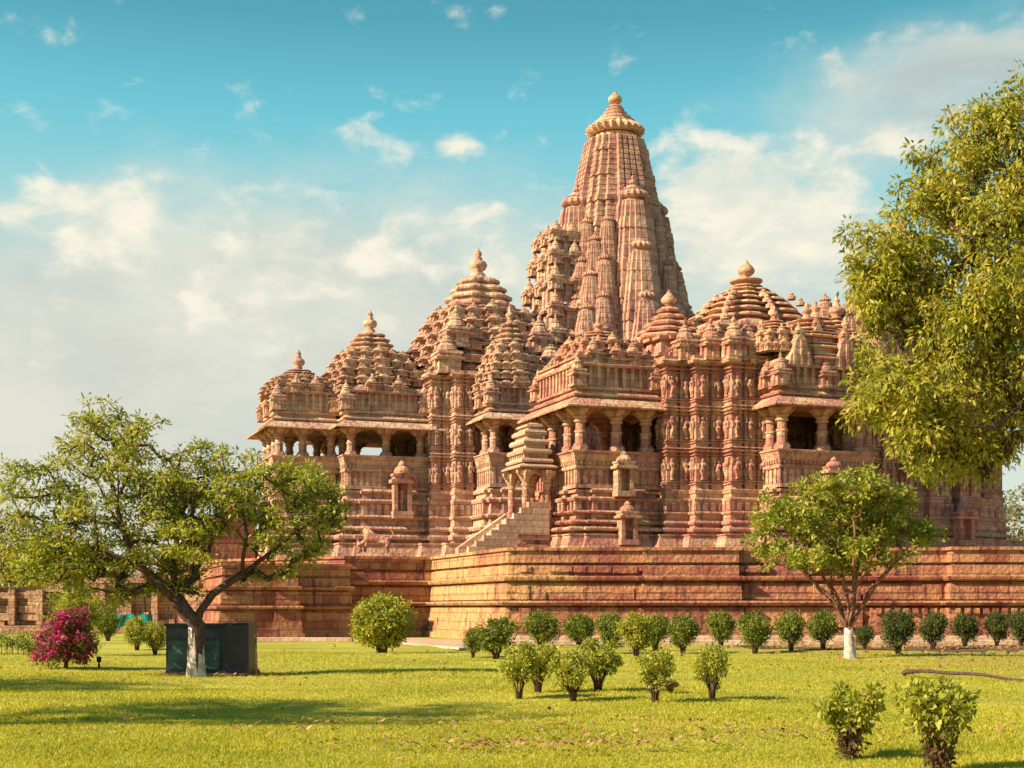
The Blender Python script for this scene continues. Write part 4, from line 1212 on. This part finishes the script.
for i, (px, b_, t_, w_, lab) in enumerate(mid):
    shrub(px, b_, t_, w_, 'vase', i, lab, group='yellow green bushes on the lawn')
shrub(670, 696, 683, 18, 'loose', 0, 'tiny low plant at the foot of the single lawn bush', name='seedling', cat='plant', lmat='leaf_purple')
shrub(850, 756, 681, 60, 'loose', 0, 'nearer open leafed bush with purple lower leaves, left one of two', group='open leafed bushes nearest the camera')
shrub(938, 770, 681, 76, 'loose', 1, 'nearest open leafed bush with reddish foot, at lower right corner', group='open leafed bushes nearest the camera')
shrub(382, 653, 590, 62, 'big', 0, 'large bright round shrub before the red terrace wall')
shrub(137, 650, 617, 28, 'row', 0, 'small round shrub left of the dark cabinet, the left one', group='small shrubs beside the dark cabinet', lmat='leaf_light')
shrub(155, 655, 622, 24, 'row', 3, 'small round shrub touching the dark cabinet on its left', group='small shrubs beside the dark cabinet', lmat='leaf_light')
shrub(108, 641, 612, 28, 'row', 1, 'low shrub under the green cloth screen', lmat='leaf_shrub', group='small shrubs beside the dark cabinet')


def purple_feet():
    pass


def bougainvillea():
    Y = yb(669); s = Y / F
    T = thing('bougainvillea', 'bougainvillea bush with magenta flowers on the left lawn', 'flowering bush', (gp(66, Y), Y, 0))
    rn = random.Random(4)
    lobes = [(0, 0, .62, .66, .6, .42), (-.3, 0, .4, .4, .4, .35), (.35, 0, .45, .36, .4, .4), (.1, 0, 1.1, .45, .4, .3)]
    tg = in_lobes(lobes, 190, rn, .3); limbs = [[(0, 0, -.02), (0, 0, .12)]] + [[(0, 0, .1), (math.cos(a) * .2, math.sin(a) * .2, .45)] for a in (0, 1.2, 2.5, 3.7, 5)]
    mb, tips = skeleton(limbs, tg, seg=.12, rtip=.005, jit=.02, rmax=.05, rnd=rn)
    mb.build('stems', 'twig', T)
    leaves('foliage', tips, 44, .16, .075, 'leaf_purple', T)
    fl = [p for p in tips if rn.random() < .42]
    leaves('flowers', [np.array(p) + np.array([0, -.10, .02]) for p in fl], 34, .13, .06, 'bract', T, aspect=.8)
    Y2 = 41.0
    T = thing('fan_plant', 'feathery yellow green plant behind the bougainvillea', 'plant', (gp(80, Y2), Y2, 0))
    mb = MB(); c = []
    for i in range(34):
        a = rn.uniform(0, 6.28); l = rn.uniform(.5, 1.0); hh = rn.uniform(1.0, 1.75)
        pts = [(math.cos(a) * l * f * f, math.sin(a) * l * f * f, hh * math.sin(min(1.4, f * 1.75))) for f in np.linspace(0, 1, 7)]
        tube(mb, pts, [.018, .016, .014, .012, .010, .008, .005], 4); c += pts[2:]
    mb.build('stems', 'leaf_light', T)
    leaves('foliage', c, 22, .13, .19, 'leaf_light', T, aspect=.22)
bougainvillea()


def cabinet():
    Y = yb(676.5) + .5; x0, x1 = gp(166, Y), gp(249, Y); h = CH + (HZ - 623) * Y / F
    T = thing('cabinet', 'dark blue green box cabinet behind the whitewashed trunk', 'cabinet', ((x0 + x1) / 2, Y, 0))
    w = (x1 - x0) / 2; xs = w * .36
    mb = MB(); mb.sweep(rect(-w, xs, 0, .9), [(.06, 0), (h - .06, 0), (h - .05, .03), (h, .03)], True, True); mb.build('body', simple_mat('dark_paint', (.022, .035, .045), .5, .4, .35, 3), T)
    mb = MB(); mb.sweep(rect(xs + .005, w, -.03, .9), [(.06, 0), (h - .03, 0), (h + .012, -.02)], True, True); mb.build('side_panel', simple_mat('dark_metal', (.018, .012, .026), .45, .5, .3, 5), T)
    g = simple_mat('teal_panel', (.05, .10, .095), .55, .3, .45, 2.6)
    for a, b in ((-w + .05, -w * .36), (-w * .30, xs - .06)):
        mb = MB(); mb.sweep(rect(a, b, -.022, .01), [(.14, 0), (h * .66, 0), (h * .67, -.004)], True, True); o = mb.build('door', g, T)
        k = MB(); k.box(b - .09, b - .06, -.05, -.023, h * .32, h * .42); k.build('handle', simple_mat('steel', (.2, .2, .2), .4, .5), o)
    mb = MB(); mb.box(-w + .05, xs - .06, -.024, .0, h * .72, h * .90); mb.build('vent_panel', simple_mat('slate_panel', (.05, .06, .085), .5, .3, .4, 4), T)
    mb = MB(); mb.box(-w - .1, w + .06, -.14, 1.0, 0, .06); mb.build('base', simple_mat('brick_red_base', (.26, .12, .08), .9, .1), T)
    Y2 = yb(677)
    m = MB(); tube(m, [(0, 0, 0), (-.01, 0, .45), (-.04, 0, .86)], [.016, .015, .013], 6)
    o = m.build('garden_stake', 'twig', loc=(gp(257, Y2), Y2, 0)); tag(o, 'thin wooden stake leaning beside the dark cabinet', 'stake')
    Y3 = yb(668)
    T = thing('garden_lamp', 'tiny black spotlight on a short post beside the bougainvillea', 'lamp', (gp(99, Y3), Y3, 0))
    m = MB(); m.lathe(0, 0, [(0, .03), (.15, .018), (.16, .018)], 8); m.build('post', 'dark' if 'dark' in M else simple_mat('black_metal', (.02, .02, .02)), T)
    m = MB(); m.lathe(0, 0, [(.13, .03), (.16, .055), (.25, .06), (.27, .045), (.275, .02)], 10); m.build('lamp_head', simple_mat('black_paint', (.02, .018, .02)), T)
cabinet()


def small_things():
    # dark pipe / fallen pole on the lawn
    Ya = yb(677); Yb_ = yb(686)
    m = MB()
    a = Vector((gp(905, Ya), Ya, .10)); b = Vector((gp(1040, Yb_), Yb_ - .3, .085))
    pts = [tuple(a + (b - a) * f + Vector((0, 0, .10 * math.sin(f * 3.1) * (1 - f) + .015 * math.sin(f * 14)))) for f in np.linspace(0, 1, 14)]
    pts = [tuple(a + Vector((-.04, .02, -.05)))] + pts
    tube(m, pts, [.05, .055] + [.04 - .018 * i / 13 for i in range(13)], 8)
    o = m.build('fallen_branch', 'bark_dark', smooth=True); tag(o, 'long dark bare branch lying on the right lawn', 'branch')
    # pale path stones before the terrace corner
    m = MB(); rn = random.Random(8)
    m.sweep([(-5.2, 56.5), (-1.75, 46.8), (-.9, 47.6), (-1.5, 56.0), (-5.0, 62)], [(.0, .05), (.07, .05), (.09, 0)])
    o = m.build('path', 'pale'); o['kind'] = 'structure'
    m = MB(); m.sweep([(-13.8, 57.9), (-6.6, 57.6), (-6.6, 58.2), (-13.8, 58.6)], [(0, 0), (.16, 0), (.18, -.03)])
    m.build('kerb', 'pale')['kind'] = 'structure'
    # soil bed under the right part of the row
    m = MB(); rn = random.Random(12)
    ed = [(8.2 + i * .5, 45.6 + rn.uniform(-.7, .7)) for i in range(30)]
    for j in range(9):
        for x, y in ed:
            yy = y + (51.0 - y) * j / 8; m.v.append((x, yy, HG(x, yy) + .012))
    m.f = [(j * 30 + i, j * 30 + i + 1, j * 30 + i + 31, j * 30 + i + 30) for j in range(8) for i in range(29)]
    m.build('soil_bed', simple_mat('soil', (.16, .09, .05), .95, .1, .5, 5))['kind'] = 'structure'
    m = MB(); m.sweep([(-1.0, 52.5), (34, 52.0), (34, 52.5), (-1.0, 53.0)], [(0, 0), (.17, 0), (.19, -.03)])
    m.build('kerb', 'pale')['kind'] = 'structure'
    # ruined walls to the left
    for (lab, xa, xb, Y, h, seed) in (('low ruined stone wall with niches at far left', -31, -24.0, 76, 3.0, 1), ('sunlit ruined block wall behind the forked tree', -24.3, -17.2, 80, 3.6, 2), ('tumbled ruin blocks beside the red terrace', -17.0, -14.4, 72, 2.6, 3)):
        rn = random.Random(seed); m = MB(); z = 0
        while z < h:
            rh = rn.uniform(.3, .5); x = xa + rn.uniform(-.2, .2)
            while x < xb:
                w = rn.uniform(.5, 1.3)
                if rn.random() < (1 if z < h * .45 else .86 - (z / h) * .3): m.box(x, x + w - .05, Y + rn.uniform(-.25, .15), Y + 1.2, z, z + rh - .03)
                x += w
            z += rh
        m.box(xa, xb, Y + .3, Y + 1.15, 0, h * .86)
        k = xa + .8
        while k < xb - 1:
            m.box(k, k + .35, Y - .45, Y + .3, .5, h * .8); k += 1.5
        m.box(xa - .3, xb + .2, Y - .6, Y + .2, 0, .45)
        o = m.build('ruined_wall', 'ruin'); tag(o, lab, 'wall')
    Yc = 62
    T = thing('cloth_screen', 'low green cloth screen between posts behind the left shrubs', 'screen', (gp(125, Yc), Yc, 0))
    m = MB(); pts = [(-1.2 + .1 * i, .05 * math.sin(i * 1.1)) for i in range(25)]; n = len(pts)
    m.add([(a, b, .55) for a, b in pts] + [(a, b, 1.12 + .02 * math.sin(i)) for i, (a, b) in enumerate(pts)], [(i, i + 1, n + i + 1, n + i) for i in range(n - 1)])
    o = m.build('cloth', simple_mat('green_cloth', (.02, .20, .17), .8, .1, .3, 2), T); sm = o.modifiers.new('thickness', 'SOLIDIFY'); sm.thickness = .02
    for x in (-1.25, 0, 1.25):
        m = MB(); m.lathe(x, .08, [(0, .03), (1.25, .03), (1.26, .01)], 8); m.build('post', simple_mat('post_steel', (.4, .42, .42), .5), T)
    # clipped low hedge at far left
    T = thing('hedge', 'low clipped hedge at the left edge behind the bougainvillea', 'hedge', (gp(6, 40), 40, 0))
    rn = random.Random(14); c = [(rn.uniform(-2.6, 1.1), rn.uniform(0, .7), rn.uniform(.12, .62)) for _ in range(230)]
    leaves('foliage', c, 26, .12, .07, 'leaf_shrub', T)
    m = MB()
    for i in range(22): x = -2.5 + i * .16; tube(m, [(x, .35, 0), (x + .03, .3, .3), (x - .02, .38, .55)], [.012, .01, .006], 4)
    m.build('stems', 'twig', T)
small_things()


def far_trees():
    rn = random.Random(77)
    spots = [(-2, 120, 9.5, 70, 'hazy distant tree at the left edge behind the forked tree'), (30, 140, 8, 60, 'hazy distant tree right of the leftmost far tree'),
             (88, 130, 7, 60, 'hazy distant tree line clump behind the ruined walls'), (1040, 130, 14.5, 60, 'pale thin leaved distant tree at the right edge')]
    for i, (px, Y, h, nt, lab) in enumerate(spots):
        T = thing('distant_tree', lab, 'tree', (gp(px, Y), Y, 0), 0, 'distant trees on the horizon')
        tg = in_lobes([(0, 0, h * .68, h * .42, h * .4, h * .3), (h * .2, 0, h * .5, h * .3, h * .3, h * .2)], nt, rn, .3)
        mb, tips = skeleton([[(0, 0, 0), (0.1, 0, h * .3)]], tg, seg=.8, rtip=.03, jit=.12, rmax=.25, rnd=rn)
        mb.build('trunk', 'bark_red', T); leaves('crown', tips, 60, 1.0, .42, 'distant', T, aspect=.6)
far_trees()


def skin_body(name, verts, edges_, radii, mat, loc, rz, label, cat, root=0):
    me = bpy.data.meshes.new(name); me.from_pydata(verts, edges_, []); me.update(); me.materials.append(M[mat])
    o = bpy.data.objects.new(name, me); COL.objects.link(o); o.location = loc; o.rotation_euler = (0, 0, rz)
    sk = o.modifiers.new('skin', 'SKIN')
    for i, r in enumerate(radii):
        me.skin_vertices[0].data[i].radius = (r, r) if not isinstance(r, tuple) else r
    me.skin_vertices[0].data[root].use_root = True
    s = o.modifiers.new('sub', 'SUBSURF'); s.levels = 2; s.render_levels = 2
    tag(o, label, cat); return o


def statues():
    # lion rearing over a kneeling figure, on a low slab at the platform edge
    Y = 71.5; x = gp(374, Y)
    T = thing('lion_statue', 'stone lion and kneeling figure statue on the platform edge', 'statue', (x, Y, P))
    m = MB(); m.sweep(rect(-.95, .95, -.4, .4), [(0, .05), (.2, .05), (.22, 0), (.3, 0)]); m.build('pedestal', 'temple', T)
    v = [(0.55, 0, .95), (.1, 0, 1.05), (-.3, 0, 1.22), (-.42, 0, 1.45), (-.60, 0, 1.42), (.75, .14, .75), (.62, .14, .55), (.74, .14, .33), (.75, -.14, .75), (.62, -.14, .55), (.74, -.14, .33),
         (-.38, .13, .98), (-.42, .13, .68), (-.5, .13, .35), (-.38, -.13, .98), (-.55, -.13, .85), (-.72, -.13, .72), (.85, 0, 1.05), (1.0, 0, 1.3), (.85, 0, 1.5)]
    e = [(0, 1), (1, 2), (2, 3), (3, 4), (0, 5), (5, 6), (6, 7), (0, 8), (8, 9), (9, 10), (2, 11), (11, 12), (12, 13), (2, 14), (14, 15), (15, 16), (0, 17), (17, 18), (18, 19)]
    r = [.24, .22, .25, .22, .13, .13, .09, .09, .13, .09, .09, .12, .09, .09, .12, .09, .08, .05, .04, .04]
    o = skin_body('lion', v, e, r, 'temple', (0, 0, 0), 0, None, None); o.parent = T
    v = [(-.78, 0, .5), (-.80, 0, .75), (-.82, 0, .92), (-.83, 0, 1.08), (-.65, .12, .42), (-.85, .12, .36), (-.65, -.12, .42), (-.85, -.12, .36), (-.7, .17, .75), (-.6, .15, .9), (-.7, -.17, .75), (-.6, -.15, .9)]
    e = [(0, 1), (1, 2), (2, 3), (0, 4), (4, 5), (0, 6), (6, 7), (1, 8), (8, 9), (1, 10), (10, 11)]
    o = skin_body('kneeling_figure', v, e, [.12, .12, .06, .10, .08, .06, .08, .06, .055, .045, .055, .045], 'temple', (0, 0, 0), 0, None, None); o.parent = T
statues()
